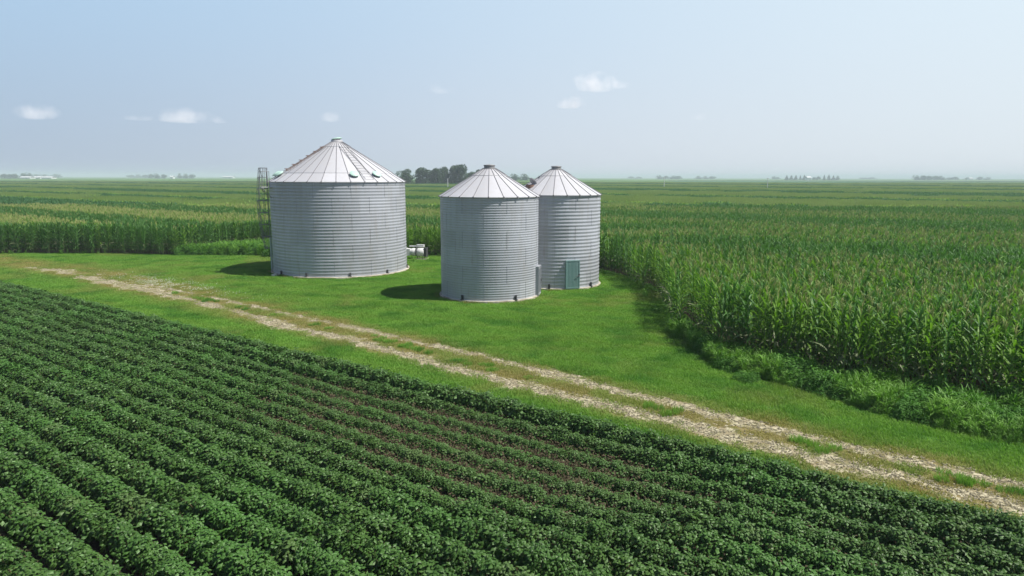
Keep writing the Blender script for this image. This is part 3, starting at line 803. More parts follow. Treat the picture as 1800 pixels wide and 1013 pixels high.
def corrugated(name, Rr, z0, z1, pitch, amp, ring_h, nsheet, parent, rnd, nseg=112):
    steps = 7; nz_ = int(round((z1 - z0) / pitch * steps)); V = []; F = []; T = []
    nr = max(1, int(round((z1 - z0) / ring_h)))
    tones = [[rnd.uniform(.0, 1) for _ in range(nsheet)] for _ in range(nr + 1)]
    for k in range(nseg):
        a = 2 * math.pi * k / nseg
        for i in range(nz_ + 1):
            z = z0 + (z1 - z0) * i / nz_; ph = 2 * math.pi * (z - z0) / pitch
            r_ = Rr + amp * math.cos(ph)
            V.append((r_ * math.cos(a), r_ * math.sin(a), z))
    L = nz_ + 1
    for k in range(nseg):
        k2 = (k + 1) % nseg
        for i in range(nz_):
            F.append((k * L + i, k2 * L + i, k2 * L + i + 1, k * L + i + 1))
            ring = min(nr, int((i + .5) / nz_ * nr)); off = .5 * (ring % 2)
            T.append(tones[ring][int((k / nseg * nsheet + off)) % nsheet])
    b = MB(); b.mesh(V, F)
    # overlapped vertical sheet joints with bolts, 4 mm proud
    for ring in range(nr):
        zz0 = z0 + (z1 - z0) * ring / nr; zz1 = z0 + (z1 - z0) * (ring + 1) / nr; off = .5 * (ring % 2)
        for s_ in range(nsheet):
            a = 2 * math.pi * (s_ - off) / nsheet + .15; da = .012 / Rr
            n_ = int((zz1 - zz0) / pitch * steps); VV = []
            for i in range(n_ + 1):
                z = zz0 + (zz1 - zz0) * i / n_; r_ = Rr + amp * math.cos(2 * math.pi * (z - z0) / pitch) + .007
                for q in (-1, 1): VV.append((r_ * math.cos(a + q * da), r_ * math.sin(a + q * da), z))
            VV2 = [(x * (1 - .02 / Rr), y * (1 - .02 / Rr), z) for x, y, z in VV]
            n0 = len(VV); FF = []
            for i in range(n_):
                FF += [(2 * i, 2 * i + 1, 2 * i + 3, 2 * i + 2), (2 * i, 2 * i + 2, 2 * i + 2 + n0, 2 * i + n0), (2 * i + 1, 2 * i + 1 + n0, 2 * i + 3 + n0, 2 * i + 3)]
            b.mesh(VV + VV2, FF, 1); T += [.2] * len(FF)
    o = b.build('wall', [M_wall, M_seam], parent, smooth=True); set_tone(o, T)
    return o

def roof(Rr, ze, rc_, laps, npan, a_off, parent, rnd, slope=.62, over=.07, rib=.045, rib_h=.05):
    """stepped cone: panels overlap at each lap radius; raised ribs run down the joints"""
    radii = [Rr + over] + laps + [rc_]
    V = []; F = []; T = []; b = MB()
    zf = lambda r_: ze + (Rr - r_) * slope
    per = 4; n_ = npan * per; tone = [[rnd.uniform(0, 1) for _ in range(npan)] for _ in radii]
    for s_ in range(len(radii) - 1):
        ra, rb = radii[s_] + (.05 if s_ else 0), radii[s_ + 1]; lift = .028 * s_
        VV = []
        for k in range(n_):
            a = a_off + 2 * math.pi * k / n_
            for r_, dz in ((ra, -.035), (ra, 0), ((ra + rb) / 2, 0), (rb, 0)):
                VV.append((r_ * math.cos(a), r_ * math.sin(a), zf(r_) + lift + dz))
        FF = []
        for k in range(n_):
            k2 = (k + 1) % n_
            for i in range(3): FF.append((k * 4 + i, k2 * 4 + i, k2 * 4 + i + 1, k * 4 + i + 1)); T.append(tone[s_][k // per] * (1 if i else 0))
        b.mesh(VV, FF)
    # soffit
    VV = []
    for k in range(n_):
        a = a_off + 2 * math.pi * k / n_
        VV += [((Rr + over) * math.cos(a), (Rr + over) * math.sin(a), zf(Rr + over) - .035), ((Rr - .08) * math.cos(a), (Rr - .08) * math.sin(a), zf(Rr + over) + .0)]
    FF = [(2 * k, 2 * k + 1, 2 * ((k + 1) % n_) + 1, 2 * ((k + 1) % n_)) for k in range(n_)]
    b.mesh(VV, FF); T += [0] * len(FF)
    # ribs
    for k in range(npan):
        a = a_off + 2 * math.pi * k / npan; e = Vector((math.cos(a), math.sin(a), 0)); t = Vector((-math.sin(a), math.cos(a), 0))
        for s_ in range(len(radii) - 1):
            ra, rb = radii[s_] + (.05 if s_ else .03), radii[s_ + 1] + .01; lift = .028 * s_
            P = []
            for r_ in (ra, rb):
                wv = rib / 2 * (1 if r_ > .8 else .6)
                base = e * r_ + Vector((0, 0, zf(r_) + lift - .01))
                P += [base - t * wv, base + t * wv, base + t * wv * .6 + Vector((0, 0, rib_h)), base - t * wv * .6 + Vector((0, 0, rib_h))]
            b.mesh(P, [(0, 1, 2, 3), (7, 6, 5, 4), (0, 4, 5, 1), (1, 5, 6, 2), (2, 6, 7, 3), (3, 7, 4, 0)], 1); T += [.5] * 6
        # rib end clip at the eave
        c = e * (Rr + over + .02) + Vector((0, 0, zf(Rr + over) - .02)); n0 = len(b.f)
        b.box(c, (.04, .07, .11), a, 1); T += [.2] * (len(b.f) - n0)
    o = b.build('roof', [M_roof, M_rib], parent); set_tone(o, T)
    return o, zf

def slab(Rr, parent, h=.16):
    b = MB(); prof = [(Rr, -.05), (Rr, h - .02), (Rr - .02, h), (Rr - .4, h), (.0, h)]
    b.lathe(prof, 72); return b.build('foundation', M_concrete, parent)

def bracket(parent, Rr, a, z):
    b = MB(); e = Vector((math.cos(a), math.sin(a), 0))
    c = e * (Rr + .05)
    b.box(c + Vector((0, 0, z + .14)), (.05, .12, .26), a)
    b.box(e * (Rr + .09) + Vector((0, 0, z + .02)), (.14, .16, .03), a)
    b.tube([e * (Rr + .11) + Vector((0, 0, z)), e * (Rr + .11) + Vector((0, 0, z + .24))], .018, 6)
    return b.build('anchor_bracket', M_dark, parent)

def door(parent, Rr, a, z, w_, h_, m_frame, m_panel, depth=.15):
    e = Vector((math.cos(a), math.sin(a), 0)); rr = Rr + depth
    mid = e * (Rr - .05 + depth / 2)
    M_ = Matrix.Rotation(a, 3, 'Z')
    b = MB(); t = .07
    # door frame box standing out from the curved wall
    for s_ in (-1, 1): b.box(M_ @ Vector((Rr - .18 + (depth + .18) / 2, s_ * (w_ / 2 - t / 2), z + h_ / 2)), (depth + .18, t, h_), a)
    b.box(M_ @ Vector((Rr - .18 + (depth + .18) / 2, 0, z + h_ - t / 2)), (depth + .18, w_ - 2 * t, t), a)
    b.box(M_ @ Vector((Rr - .18 + (depth + .18) / 2, 0, z + t / 2)), (depth + .18, w_ - 2 * t, t), a)
    fr = b.build('door_frame', m_frame, parent)
    b = MB(); b.box(M_ @ Vector((rr - .035, 0, z + h_ / 2)), (.03, w_ - 2 * t - .01, h_ - 2 * t - .01), a)
    for k in range(7):   # pressed vertical ribs
        y = (-.5 + (k + .5) / 7) * (w_ - 2 * t - .12)
        b.box(M_ @ Vector((rr - .014, y, z + h_ / 2)), (.012, .03, h_ - 2 * t - .16), a)
    dr = b.build('door', m_panel, parent)
    b = MB(); b.tube([M_ @ Vector((rr + .02, w_ / 2 - .03, z + h_ * .47)), M_ @ Vector((rr + .05, w_ / 2 - .12, z + h_ * .44)), M_ @ Vector((rr + .05, w_ / 2 - .24, z + h_ * .43))], .018, 6)
    b.box(M_ @ Vector((rr + .01, w_ / 2 - .035, z + h_ * .48)), (.03, .06, .12), a)
    b.build('handle', M_dark, dr)
    return dr

def cap_vent(parent, x, y, z, r_, m_, tilt=(0, 0), neck=.12, dome=.08, thick=.05):
    M_ = Matrix.Rotation(tilt[0], 3, 'Z') @ Matrix.Rotation(tilt[1], 3, 'Y')
    b = MB()
    b.lathe([(0, -.06), (r_ * .6, -.06), (r_ * .62, neck), (r_ * .6, neck)], 24, (x, y, z), 1, M=M_)
    b.lathe([(0.001, neck), (r_ * .96, neck), (r_, neck + thick * .5), (r_ * .97, neck + thick), (r_ * .6, neck + thick + dome * .7), (.001, neck + thick + dome)], 28, (x, y, z), 0, M=M_)
    return b.build('roof_vent', [m_, M_steel], parent, smooth=False)

def roof_ladder(parent, zf, a, r0, r1, w_, m_, lift=.09, step=.32):
    e = Vector((math.cos(a), math.sin(a), 0)); t = Vector((-math.sin(a), math.cos(a), 0)); b = MB()
    P = lambda r_, s_, dz=0: e * r_ + t * s_ + Vector((0, 0, zf(r_) + lift + dz))
    for s_ in (-1, 1): b.tube([P(r0, s_ * w_ / 2), P(r1, s_ * w_ / 2)], .016, 5)
    r_ = r0
    while r_ > r1:
        b.tube([P(r_, -w_ / 2), P(r_, w_ / 2)], .014, 5); 
        r_ -= step
    return b.build('roof_ladder', m_, parent)

rb_ = random.Random(21)
def big_bin():
    A = facing(BIG); g = empty('grain_bin', (BIG[0], BIG[1], 0))
    tag(g, 'largest galvanised grain bin, with a caged ladder and pale green roof vents', 'grain bin', 'corrugated steel grain bins on the lawn')
    Rr = 4.78; ze = 6.50; zs = .13
    slab(Rr + .19, g, .13)
    corrugated('wall', Rr, zs, ze, .212, .0095, 1.06, 12, g, rb_, 144)
    rf, zf = roof(Rr, ze, .42, [3.87, .92], 32, A + R(-1.8 + 11.25 / 2 * 0), g, rb_)
    # neck and peak cap
    b = MB(); b.lathe([(.44, zf(.42) + .03), (.40, zf(.42) + .18), (.37, zf(.42) + .20), (.37, zf(.42) - .1)], 32); b.build('collar', M_roof, g)
    cv = cap_vent(g, 0, 0, zf(.42) + .2, .38, M_greencap, (0, R(-9)), .05, .07, .06)
    for da in (14.5, 37.5, -68, -82, 120, 160, 200):   # eave vents
        a = A + R(da); r_ = 4.18
        cap_vent(g, r_ * math.cos(a), r_ * math.sin(a), zf(r_) + .02, .32, M_greencap, (a, R(31.8)), .10, .08, .06)
    roof_ladder(g, zf, A + R(26.3), 4.66, .95, .62, M_steel, .07, .30)
    roof_ladder(g, zf, A + R(-64), 3.8, .95, .42, M_rusty, .10, .26)
    # rows of rusty bolt standoffs on the far left rib
    b = MB(); a = A + R(-78); e = Vector((math.cos(a), math.sin(a), 0))
    for k in range(7):
        r_ = 4.1 - k * .50; b.box(e * r_ + Vector((0, 0, zf(r_) + .11)), (.22, .10, .05), a); b.box(e * r_ + Vector((0, 0, zf(r_) + .04)), (.04, .04, .16), a)
    b.build('roof_step', M_rusty, g)
    for da in (-57, -29, 6.5, 40, 78, 110, 145, 180): bracket(g, Rr, A + R(da), zs)
    # caged ladder on the left side
    a = A - R(93); e = Vector((math.cos(a), math.sin(a), 0)); t = Vector((-math.sin(a), math.cos(a), 0))
    ld = empty('ladder', (0, 0, 0)); ld.parent = g
    b = MB()
    zt = 7.42
    for s_ in (-1, 1): b.tube([e * (Rr + .16) + t * s_ * .22 + Vector((0, 0, .5)), e * (Rr + .16) + t * s_ * .22 + Vector((0, 0, zt))], .022, 6)
    for k in range(3):
        z = 1.2 + k * 2.3
        for s_ in (-1, 1): b.tube([e * (Rr - .01) + t * s_ * .22 + Vector((0, 0, z)), e * (Rr + .16) + t * s_ * .22 + Vector((0, 0, z))], .016, 5)
    b.build('rail', M_steel, ld)
    b = MB(); z = .7
    while z < zt - .1: b.tube([e * (Rr + .16) - t * .22 + Vector((0, 0, z)), e * (Rr + .16) + t * .22 + Vector((0, 0, z))], .014, 5); z += .3
    b.build('rung', M_steel, ld)
    b = MB(); dep = lambda z: .40 + .36 * math.sin(math.pi * max(0, min(1, (z - 1.6) / 6.6)))
    def hp(z, s_):
        th_ = math.pi * s_; d_ = dep(z); return e * (Rr + .16 + d_ * math.sin(th_)) + t * (.36 * math.cos(th_) * (1 if 0 < s_ < 1 else .62)) + Vector((0, 0, z))
    zs_ = [1.7, 2.55, 3.4, 4.25, 5.1, 5.95, 6.75, 7.4]
    for z in zs_: b.tube([hp(z, k / 10) for k in range(11)], .022, 5)
    for s_ in (.12, .3, .5, .7, .88): b.tube([hp(z, s_) for z in zs_], .020, 5)
    for i in range(len(zs_) - 1):   # diagonal braces down the side of the cage
        b.tube([hp(zs_[i + 1], .5), hp(zs_[i], .12)], .016, 5)
    b.build('safety_cage', M_steel, ld)
    # rest platform at the eave
    pl = empty('platform', (0, 0, 0)); pl.parent = g
    a2 = A - R(74); e2 = Vector((math.cos(a2), math.sin(a2), 0)); t2 = Vector((-math.sin(a2), math.cos(a2), 0)); b = MB()
    b.box(e2 * (Rr + .36) + Vector((0, 0, 6.08)), (.62, .85, .05), a2); b.build('deck', M_roof, pl)
    b = MB()
    for s_ in (-1, 1):
        b.tube([e2 * (Rr + .62) + t2 * s_ * .4 + Vector((0, 0, 6.05)), e2 * (Rr + .62) + t2 * s_ * .4 + Vector((0, 0, 7.15))], .020, 6)
        b.tube([e2 * (Rr + .12) + t2 * s_ * .4 + Vector((0, 0, 6.05)), e2 * (Rr + .12) + t2 * s_ * .4 + Vector((0, 0, 7.15))], .018, 6)
        b.tube([e2 * (Rr + .62) + t2 * s_ * .4 + Vector((0, 0, 7.15)), e2 * (Rr + .12) + t2 * s_ * .4 + Vector((0, 0, 7.15))], .018, 6)
        b.tube([e2 * (Rr + .60) + t2 * s_ * .4 + Vector((0, 0, 6.05)), e2 * (Rr + .02) + t2 * s_ * .4 + Vector((0, 0, 5.35))], .022, 6)
    b.tube([e2 * (Rr + .62) - t2 * .4 + Vector((0, 0, 7.15)), e2 * (Rr + .62) + t2 * .4 + Vector((0, 0, 7.15))], .018, 6)
    b.build('railing', M_steel, pl)
    # pale green conduit at the left foot
    b = MB(); a3 = A - R(88); e3 = Vector((math.cos(a3), math.sin(a3), 0))
    b.tube([e3 * (Rr + .09) + Vector((0, 0, .2)), e3 * (Rr + .09) + Vector((0, 0, 2.5))], .07, 10); b.build('conduit', M_hose, g)
big_bin()

def small_bin(c, label, pitch, da_rib, brackets, dr, cap_m, seed):
    rnd = random.Random(seed); A = facing(c); g = empty('grain_bin', (c[0], c[1], 0))
    tag(g, label, 'grain bin', 'corrugated steel grain bins on the lawn')
    Rr = 2.81; ze = 5.78; zs = .13
    slab(Rr + .12, g, .13)
    corrugated('wall', Rr, zs, ze, pitch, pitch * .052, .94, 7, g, rnd, 112)
    rf, zf = roof(Rr, ze, .36, [.95], 22, A + R(da_rib), g, rnd, slope=.60, rib=.036, rib_h=.045)
    b = MB(); b.lathe([(.42, zf(.36) - .01), (.42, zf(.36) + .03), (.31, zf(.36) + .05), (.30, zf(.36) + .20), (.28, zf(.36) + .20), (.28, zf(.36) - .05)], 32); b.build('collar', M_cap, g)
    b = MB(); b.lathe([(.001, .18), (.33, .18), (.34, .205), (.33, .225), (.15, .25), (.001, .26)], 28, (0, 0, zf(.36))); b.build('peak_cap', M_cap, g)
    for da in brackets: bracket(g, Rr, A + R(da), zs)
    da, z, w_, h_, mf, mp_ = dr
    door(g, Rr, A + R(da), z, w_, h_, mf, mp_)
    return g, A, zf, Rr
g, A, zf, Rr = small_bin(FRONT, 'nearest narrow grain bin, its grey door seen edge on at the right', .133, -1, (-32, 30, 120, 180, -110), (77, .13, .90, 1.66, M_wall, M_wall), M_steel, 4)
g, A, zf, Rr = small_bin(REAR, 'narrow grain bin standing behind another, with a teal door', .212, -3, (-7, 51, 120, 180, -110), (21.5, .13, .90, 1.72, M_door, M_door), M_steel, 5)
# rusty roof hatch on the rear bin, lid raised
a = A - R(50); e = Vector((math.cos(a), math.sin(a), 0)); r_ = 2.08
h = empty('roof_hatch', e * r_ + Vector((0, 0, zf(r_)))); h.parent = g
b = MB(); b.lathe([(.27, -.1), (.27, .12), (.24, .12), (.24, -.1)], 24); b.build('rim', M_rusty, h)
b = MB(); M_ = Matrix.Rotation(a, 3, 'Z') @ Matrix.Rotation(R(-50), 3, 'Y'); b.lathe([(.001, 0), (.28, 0), (.29, .03), (.001, .05)], 24, e * -.22 + Vector((0, 0, .30)), M=M_); b.build('lid', M_roof, h)
b = MB(); b.lathe([(.001, .06), (.24, .06)], 24); b.build('opening', M_rusty, h)
b = MB()     # roof steps towards the hatch
aa = A - R(66); ee = Vector((math.cos(aa), math.sin(aa), 0))
for k in range(4):
    q = 2.4 - k * .42; b.box(ee * q + Vector((0, 0, zf(q) + .08)), (.05, .30, .03), aa); b.box(ee * q + Vector((0, 0, zf(q) + .03)), (.03, .04, .12), aa)
b.build('roof_step', M_steel, g)

# ---------------------------------------------------------------- aeration fan by the big bin
def fan():
    c = at_z(733, 457); g = empty('aeration_fan', (c.x - .1, c.y + .3, 0), R(-8))
    tag(g, 'white drum aeration fan on a duct at the foot of the biggest bin', 'fan')
    Mx = Matrix.Rotation(R(90), 3, 'Y')
    b = MB(); b.lathe([(.001, -.30), (.30, -.30), (.34, -.25), (.34, .25), (.30, .30), (.001, .30)], 28, (.42, 0, .62), M=Mx); b.build('housing', M_white, g, True)
    b = MB(); b.lathe([(.26, -.25), (.31, -.1), (.33, .05), (.30, .18)], 24, (-.22, 0, .62), M=Mx); b.build('inlet', M_white, g, True)
    b = MB(); b.lathe([(.37, -.03), (.40, 0), (.37, .03)], 28, (.06, 0, .62), M=Mx); b.build('flange', M_dark, g)
    b = MB(); b.box((.80, .05, .62), (.16, .62, .72)); b.box((.90, .05, .62), (.02, .70, .80)); b.build('louvre', M_dark, g)
    b = MB(); b.mesh([(-1.3, -.32, .25), (-1.3, .32, .25), (-1.3, .32, .98), (-1.3, -.32, .98), (-.45, -.26, .36), (-.45, .26, .36), (-.45, .26, .88), (-.45, -.26, .88)], [(0, 1, 2, 3), (7, 6, 5, 4), (0, 4, 5, 1), (1, 5, 6, 2), (2, 6, 7, 3), (3, 7, 4, 0)]); b.build('duct', M_white, g)
    b = MB(); b.box((.30, .30, 1.12), (.62, .30, .20)); b.box((-.35, .30, 1.08), (.60, .12, .10)); b.build('control_box', M_white, g)
    b = MB()
    for x in (.22, .62):
        for y in (-.28, .28): b.box((x, y, .16), (.05, .05, .32))
    b.build('stand', M_dark, g)
    b = MB(); b.box((.42, 0, .05), (1.1, .95, .09)); b.build('base_pad', M_concrete, g)
fan()
b = MB(); c = at_z(482, 487); b.box((c.x, c.y, .09), (.34, .26, .16), .3); b.box((c.x + .08, c.y - .02, .19), (.16, .16, .06), .5)
tag(b.build('concrete_block', M_white), 'small white block lying in the grass at the left foot of the biggest bin', 'block')

# ---------------------------------------------------------------- trees
def crown_mesh(rnd, h, r_, n, size, lobes=9, conifer=False, m_=None, z0=-.1):
    b = MB()
    L = []
    for i in range(lobes):
        a = rnd.uniform(0, 6.28); q = rnd.uniform(0, .62) * r_; L.append((math.cos(a) * q, math.sin(a) * q, h * rnd.uniform(z0 + .17, .82), r_ * rnd.uniform(.38, .6)))
    for i in range(n):
        if conifer:
            t = rnd.random() ** 1.3; a = rnd.uniform(0, 6.28); rr = r_ * (1 - t) * rnd.uniform(.55, 1.05) * (1 + .18 * math.sin(t * 38)); p = Vector((math.cos(a) * rr, math.sin(a) * rr, h * (.06 + .94 * t)))
        else:
            x, y, z, q = rnd.choice(L); v = Vector((rnd.gauss(0, 1), rnd.gauss(0, 1), rnd.gauss(0, 1))).normalized(); v.z *= 1.15
            p = Vector((x, y, z)) + v * q * rnd.uniform(.62, 1.06)
        s_ = size * rnd.uniform(.5, 1.3); u_ = Vector((rnd.gauss(0, 1), rnd.gauss(0, 1), rnd.gauss(0, .7))).normalized(); v_ = u_.cross(Vector((rnd.gauss(0, 1), rnd.gauss(0, 1), rnd.gauss(0, 1)))).normalized()
        b.face([p - u_ * s_ * .5, p + v_ * s_ * .35, p + u_ * s_ * .5, p - v_ * s_ * .35])
    return b.data('crown', m_ or M_crown)
def trunk_mesh(rnd, h, r_, conifer=False):
    b = MB(); b.tube([(0, 0, -.2), (rnd.uniform(-.1, .1), 0, h * .3), (rnd.uniform(-.3, .3), rnd.uniform(-.3, .3), h * (.9 if conifer else .7))], h * .022, 7, 0, True, h * .006)
    if not conifer:
        for i in range(6):
            a = i * 1.05 + rnd.uniform(-.3, .3); z = h * rnd.uniform(.22, .5)
            b.tube([(0, 0, z), (math.cos(a) * r_ * .35, math.sin(a) * r_ * .35, z + h * .14), (math.cos(a) * r_ * .7, math.sin(a) * r_ * .7, z + h * .24)], h * .010, 5, 0, False, h * .003)
    return b.data('trunk', M_bark)
rt = random.Random(9)
TREES = [(crown_mesh(rt, 14, 5.0, 4200, .80, lobes=14), trunk_mesh(rt, 14, 5.0)) for _ in range(4)]
FIRS = [(crown_mesh(rt, 12, 3.0, 900, .8, conifer=True, m_=M_crown2), trunk_mesh(rt, 12, 3, True)) for _ in range(2)]
LOW = [(crown_mesh(rt, 12, 6.0, 700, 1.3), trunk_mesh(rt, 12, 6.0)) for _ in range(3)]
def plant(kind, x, base_y, top_y, wpx, Y, label, cat='tree', group=None, name='tree'):
    """x, top and width are measured on the horizon strip; Y is the distance in metres"""
    P = at_Y(x, 311, Y); htop = at_Y(x, top_y, Y).z
    cr, tr = rt.choice(kind); h0 = 12 if kind is not TREES else 14; r0 = {id(TREES): 5.0, id(FIRS): 3.0, id(LOW): 6.0}[id(kind)]
    sz = htop / h0 * 1.02; sx = (wpx / F_PX * Y / 2) / r0
    e = empty(name, (P.x, Y, 0), rt.uniform(0, 6.28)); sx *= 1.3 if kind is TREES else 1; e.scale = (sx, sx, sz)
    tag(e, label, cat, group)
    for nm, d_ in (('trunk', tr), ('crown', cr)):
        o = bpy.data.objects.new(nm, d_); COL.objects.link(o); o.parent = e
GR = 'trees of the grove behind the bins'
grove = [(712, 296, 24, 455, 'dark round tree at the left end of the grove, next to the big roof'),
         (741, 296, 30, 450, 'broad dark tree, second from the left end of the grove'),
         (765, 293, 24, 455, 'tall tree left in the dense middle of the grove'),
         (781, 292, 26, 462, 'tall tree in the very middle of the grove'),
         (798, 291, 26, 458, 'tall tree right in the dense middle of the grove'),
         (809, 290, 24, 450, 'tallest tree at the right end of the dense grove'),
         (823, 301, 20, 470, 'lower tree between the dense grove and the nearest bin roof'),
         (838, 296, 20, 480, 'tree showing just left of the nearest roof cap'),
         (845, 301, 20, 480, 'low tree peeking over the left slope of the nearest bin roof'),
         (755, 300, 20, 480, 'low tree in the gap of the grove, half hidden')]
for x, ty, wp, Y, lb in grove: plant(TREES, x, 0, ty, wp, Y, lb, group=GR)
plant(LOW, 905, 0, 306, 26, 900, 'hazy tree between the two narrow bin roofs, left one', group='hazy trees between the narrow bins')
plant(LOW, 922, 0, 306, 26, 930, 'hazy tree between the two narrow bin roofs, right one', group='hazy trees between the narrow bins')
def far_group(xs, top, Y, w_, where, kind=LOW, gname=None, name='tree'):
    n = len(xs); top += .7
    order_ = ['leftmost', 'second', 'third', 'fourth', 'fifth', 'sixth', 'seventh', 'eighth', 'ninth', 'tenth', 'eleventh', 'twelfth', 'thirteenth', 'fourteenth', 'fifteenth']
    for i, x in enumerate(xs):
        lb = ('%s tree in the %s' % (order_[i], where)) if i else 'leftmost tree in the %s' % where
        plant(kind, x, 0, top + rt.uniform(-.7, .9), w_ * rt.uniform(.8, 1.2), Y * rt.uniform(.97, 1.04), lb, group=where, name=name)
far_group([8, 18, 28, 40, 52], 303.5, 1350, 15, 'dark hazy clump at the left edge of the horizon')
far_group([62, 78, 96], 305.6, 2100, 22, 'faint tree line behind the white sheds')
far_group([231, 244, 257], 305.8, 2300, 20, 'pale tree line left of the small white farmstead')
far_group([266, 276, 288], 304.8, 1700, 17, 'rounded hazy clump beside the small white farmstead')
far_group([316, 326, 336], 305.2, 1700, 13, 'hazy clump right of the small white farmstead')
far_group([1110, 1122], 309.6, 2600, 16, 'faint pair right of the rear bin roof')
far_group([1160, 1170, 1182, 1192], 308.0, 2000, 16, 'hazy clump behind the left utility pole')
far_group([1228, 1240, 1251], 308.4, 2100, 15, 'pale clump between the two right utility poles')
far_group([1368, 1362], 309.8, 2200, 12, 'low pair left of the conifer windbreak')
far_group([1383, 1391, 1399, 1407, 1414, 1449, 1457, 1465], 307.2, 1500, 8, 'pointed conifer windbreak', kind=FIRS, name='conifer')
far_group([1430, 1438, 1472], 309.4, 1550, 10, 'rounded trees beside the white farmhouse')
far_group([1520, 1534], 310.3, 2700, 20, 'very faint clump right of the windbreak')
far_group([1612, 1622, 1633, 1644, 1655], 307.8, 1600, 16, 'hazy farm grove near the right side of the horizon')
far_group([1668, 1680, 1700, 1722, 1735], 310.2, 1900, 15, 'low hazy line at the far right')
# ---------------------------------------------------------------- far buildings
def shed(x, Y, wpx, hm, dep, label, cat='shed', name='farm_shed', group=None, wall_m=M_white, roof_m=M_white):
    P = at_Y(x, 311, Y); W = wpx / F_PX * Y; e = empty(name, (P.x, Y, 0)); tag(e, label, cat, group)
    b = MB(); b.box((0, 0, hm * .35), (W, dep, hm * .7)); b.build('wall', wall_m, e)
    b = MB(); hw, hd = W / 2 + .4, dep / 2 + .5; z0, z1 = hm * .7 + .003, hm
    b.mesh([(-hw, -hd, z0), (hw, -hd, z0), (hw, 0, z1), (-hw, 0, z1), (-hw, hd, z0), (hw, hd, z0), (-hw, -hd, z0 + .15), (hw, -hd, z0 + .15), (hw, 0, z1 + .15), (-hw, 0, z1 + .15), (-hw, hd, z0 + .15), (hw, hd, z0 + .15)],
           [(0, 1, 2, 3), (3, 2, 5, 4), (6, 9, 8, 7), (9, 10, 11, 8), (0, 6, 7, 1), (4, 5, 11, 10), (0, 3, 9, 6), (3, 4, 10, 9), (1, 7, 8, 2), (2, 8, 11, 5)]); b.build('roof', roof_m, e)
    b = MB(); b.box((W * .2, -dep / 2 - .04, hm * .25), (min(4, W * .2), .08, hm * .5)); b.build('door', M_steel, e)
shed(48, 1180, 18, 6.2, 14, 'leftmost of three long white sheds on the left horizon', group='long white sheds on the left horizon')
shed(67, 1200, 16, 6.4, 14, 'middle one of three long white sheds on the left horizon', group='long white sheds on the left horizon')
shed(86, 1190, 17, 6.2, 14, 'rightmost of three long white sheds on the left horizon', group='long white sheds on the left horizon')
shed(303, 1500, 5, 8, 10, 'small white farmhouse between two hazy tree clumps, left horizon', 'house', 'farmhouse')
shed(402, 2000, 18, 8, 16, 'faint pale shed on the horizon left of the big bin ladder')
shed(1421, 1350, 7, 9.5, 10, 'white farmhouse amid the conifer windbreak on the horizon', 'house', 'farmhouse')
shed(1706, 1800, 6, 8, 10, 'tiny pale shed in the low line of trees at far right')
def pole(x, Y, top, label):
    P = at_Y(x, 311, Y); zt = at_Y(x, top, Y).z
    e = empty('utility_pole', (P.x, Y, 0)); tag(e, label, 'utility pole', 'utility poles standing in the fields')
    b = MB(); b.tube([(0, 0, 0), (0, 0, zt)], .17, 8, 0, True, .12); b.build('post', M_white, e)
    b = MB(); b.box((0, 0, zt - .25), (.9, .1, .1)); b.build('crossarm', M_steel, e)
    b = MB()
    for x_ in (-.38, .38): b.lathe([(.001, 0), (.05, 0), (.07, .08), (.03, .16), (.001, .17)], 8, (x_, 0, zt - .2))
    b.build('insulator', M_white, e)
pole(1168, 300, 312, 'thin white pole nearest to the rear bin, on its right')
pole(1350, 290, 313, 'thin white pole farthest right in the field')
pole(787, 300, 314, 'thin pole in front of the grove, left of the nearest bin')

# ---------------------------------------------------------------- haze
b = MB(); b.box((0, 3300, 10.5), (15000, 7600, 23)); hz_ = b.build('haze', [])
m_, n, l, p = mat('haze'); n.remove(p); pv = N(n, 'ShaderNodeVolumePrincipled'); pv.inputs['Color'].default_value = (.66, .75, .84, 1)
pv.inputs['Density'].default_value = .00045; pv.inputs['Anisotropy'].default_value = .0
l.new(pv.outputs[0], n['Material Output'].inputs['Volume']); hz_.data.materials.append(m_)
tag(hz_, 'pale summer haze over the fields', 'haze', kind='stuff')

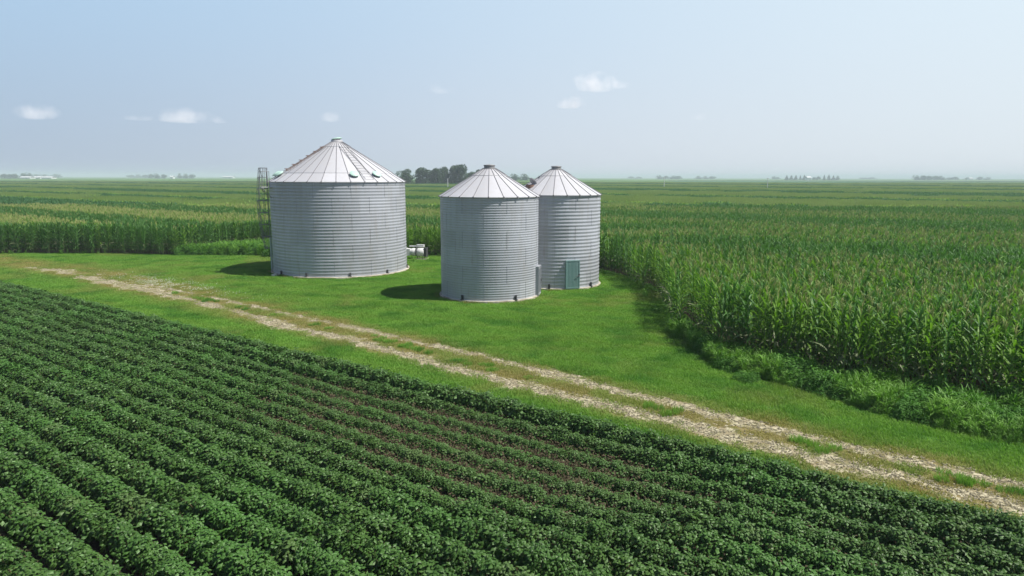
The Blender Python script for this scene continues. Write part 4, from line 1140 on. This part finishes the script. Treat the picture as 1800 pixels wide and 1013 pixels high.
# ---------------------------------------------------------------- clouds, well above and beyond the haze
def cloud_mat(dens):
    m_, n, l, p = mat('cloud'); n.remove(p); pv = N(n, 'ShaderNodeVolumePrincipled'); tc = N(n, 'ShaderNodeTexCoord')
    pv.inputs['Color'].default_value = (1, .975, .965, 1); pv.inputs['Anisotropy'].default_value = .1
    ln = N(n, 'ShaderNodeVectorMath', operation='LENGTH'); l.new(tc.outputs['Object'], ln.inputs[0])
    # object space is the unit ball, flattened below
    gp_ = N(n, 'ShaderNodeNewGeometry'); t = noise_tex(n, l, .0062, 6, gp_.outputs['Position'], .62)
    fall = maprange(n, l, ln.outputs['Value'], .0, 1.0, .75, -.05); t_ = maprange(n, l, t.outputs[0], .3, .7, .0, .9)
    mm = N(n, 'ShaderNodeMath', operation='ADD'); l.new(fall, mm.inputs[0]); l.new(t_, mm.inputs[1])
    dd = maprange(n, l, mm.outputs[0], .55, 1.25, 0, dens); l.new(dd, pv.inputs['Density'])
    l.new(pv.outputs[0], n['Material Output'].inputs['Volume']); return m_
CM = cloud_mat(.0040); CF = cloud_mat(.0013); CM2 = cloud_mat(.0026)
def cloud(x, y, wpx, hpx, label, m_=CM, Y=9500):
    P = at_Y(x, y, Y); b = MB(); V = []; F = []
    nu, nv = 20, 10
    for j in range(nv + 1):
        for i in range(nu):
            a = 2 * math.pi * i / nu; t = math.pi * j / nv; z = -math.cos(t)
            if z < 0: z *= .35
            V.append((math.cos(a) * math.sin(t), math.sin(a) * math.sin(t), z))
    for j in range(nv):
        for i in range(nu): F.append((j * nu + i, j * nu + (i + 1) % nu, (j + 1) * nu + (i + 1) % nu, (j + 1) * nu + i))
    b.mesh(V, F); o = b.build('cloud', m_); s_ = Y / F_PX
    o.location = P; o.scale = (wpx / 2 * s_, wpx / 2 * s_ * .8, hpx * s_)
    o.rotation_euler = (0, 0, rt.uniform(-.4, .4)); tag(o, label, 'cloud', 'small fair weather clouds low in the sky')
cloud(1045, 152, 90, 26, 'brightest puffy cloud, high right of the two narrow bins')
cloud(1085, 152, 60, 12, 'thin tail at the right of the brightest puffy cloud', CF)
cloud(1003, 185, 62, 16, 'small puffy cloud just below the brightest one')
cloud(62, 202, 88, 22, 'flat pale cloud near the left edge of the sky', CM2)
cloud(325, 209, 112, 20, 'long low cloud left of the big bin roof', CM2)
cloud(245, 209, 70, 8, 'faint wisp joined to the left of the long low cloud', CF)
cloud(383, 213, 36, 12, 'small puff at the right end of the long low cloud', CM2)
cloud(584, 210, 50, 14, 'small pale cloud straight above the big roof', CM2)
cloud(775, 160, 60, 14, 'faint round cloud above the gap between the bins', CF)
cloud(1228, 207, 40, 12, 'small faint cloud in the right half of the sky', CF)
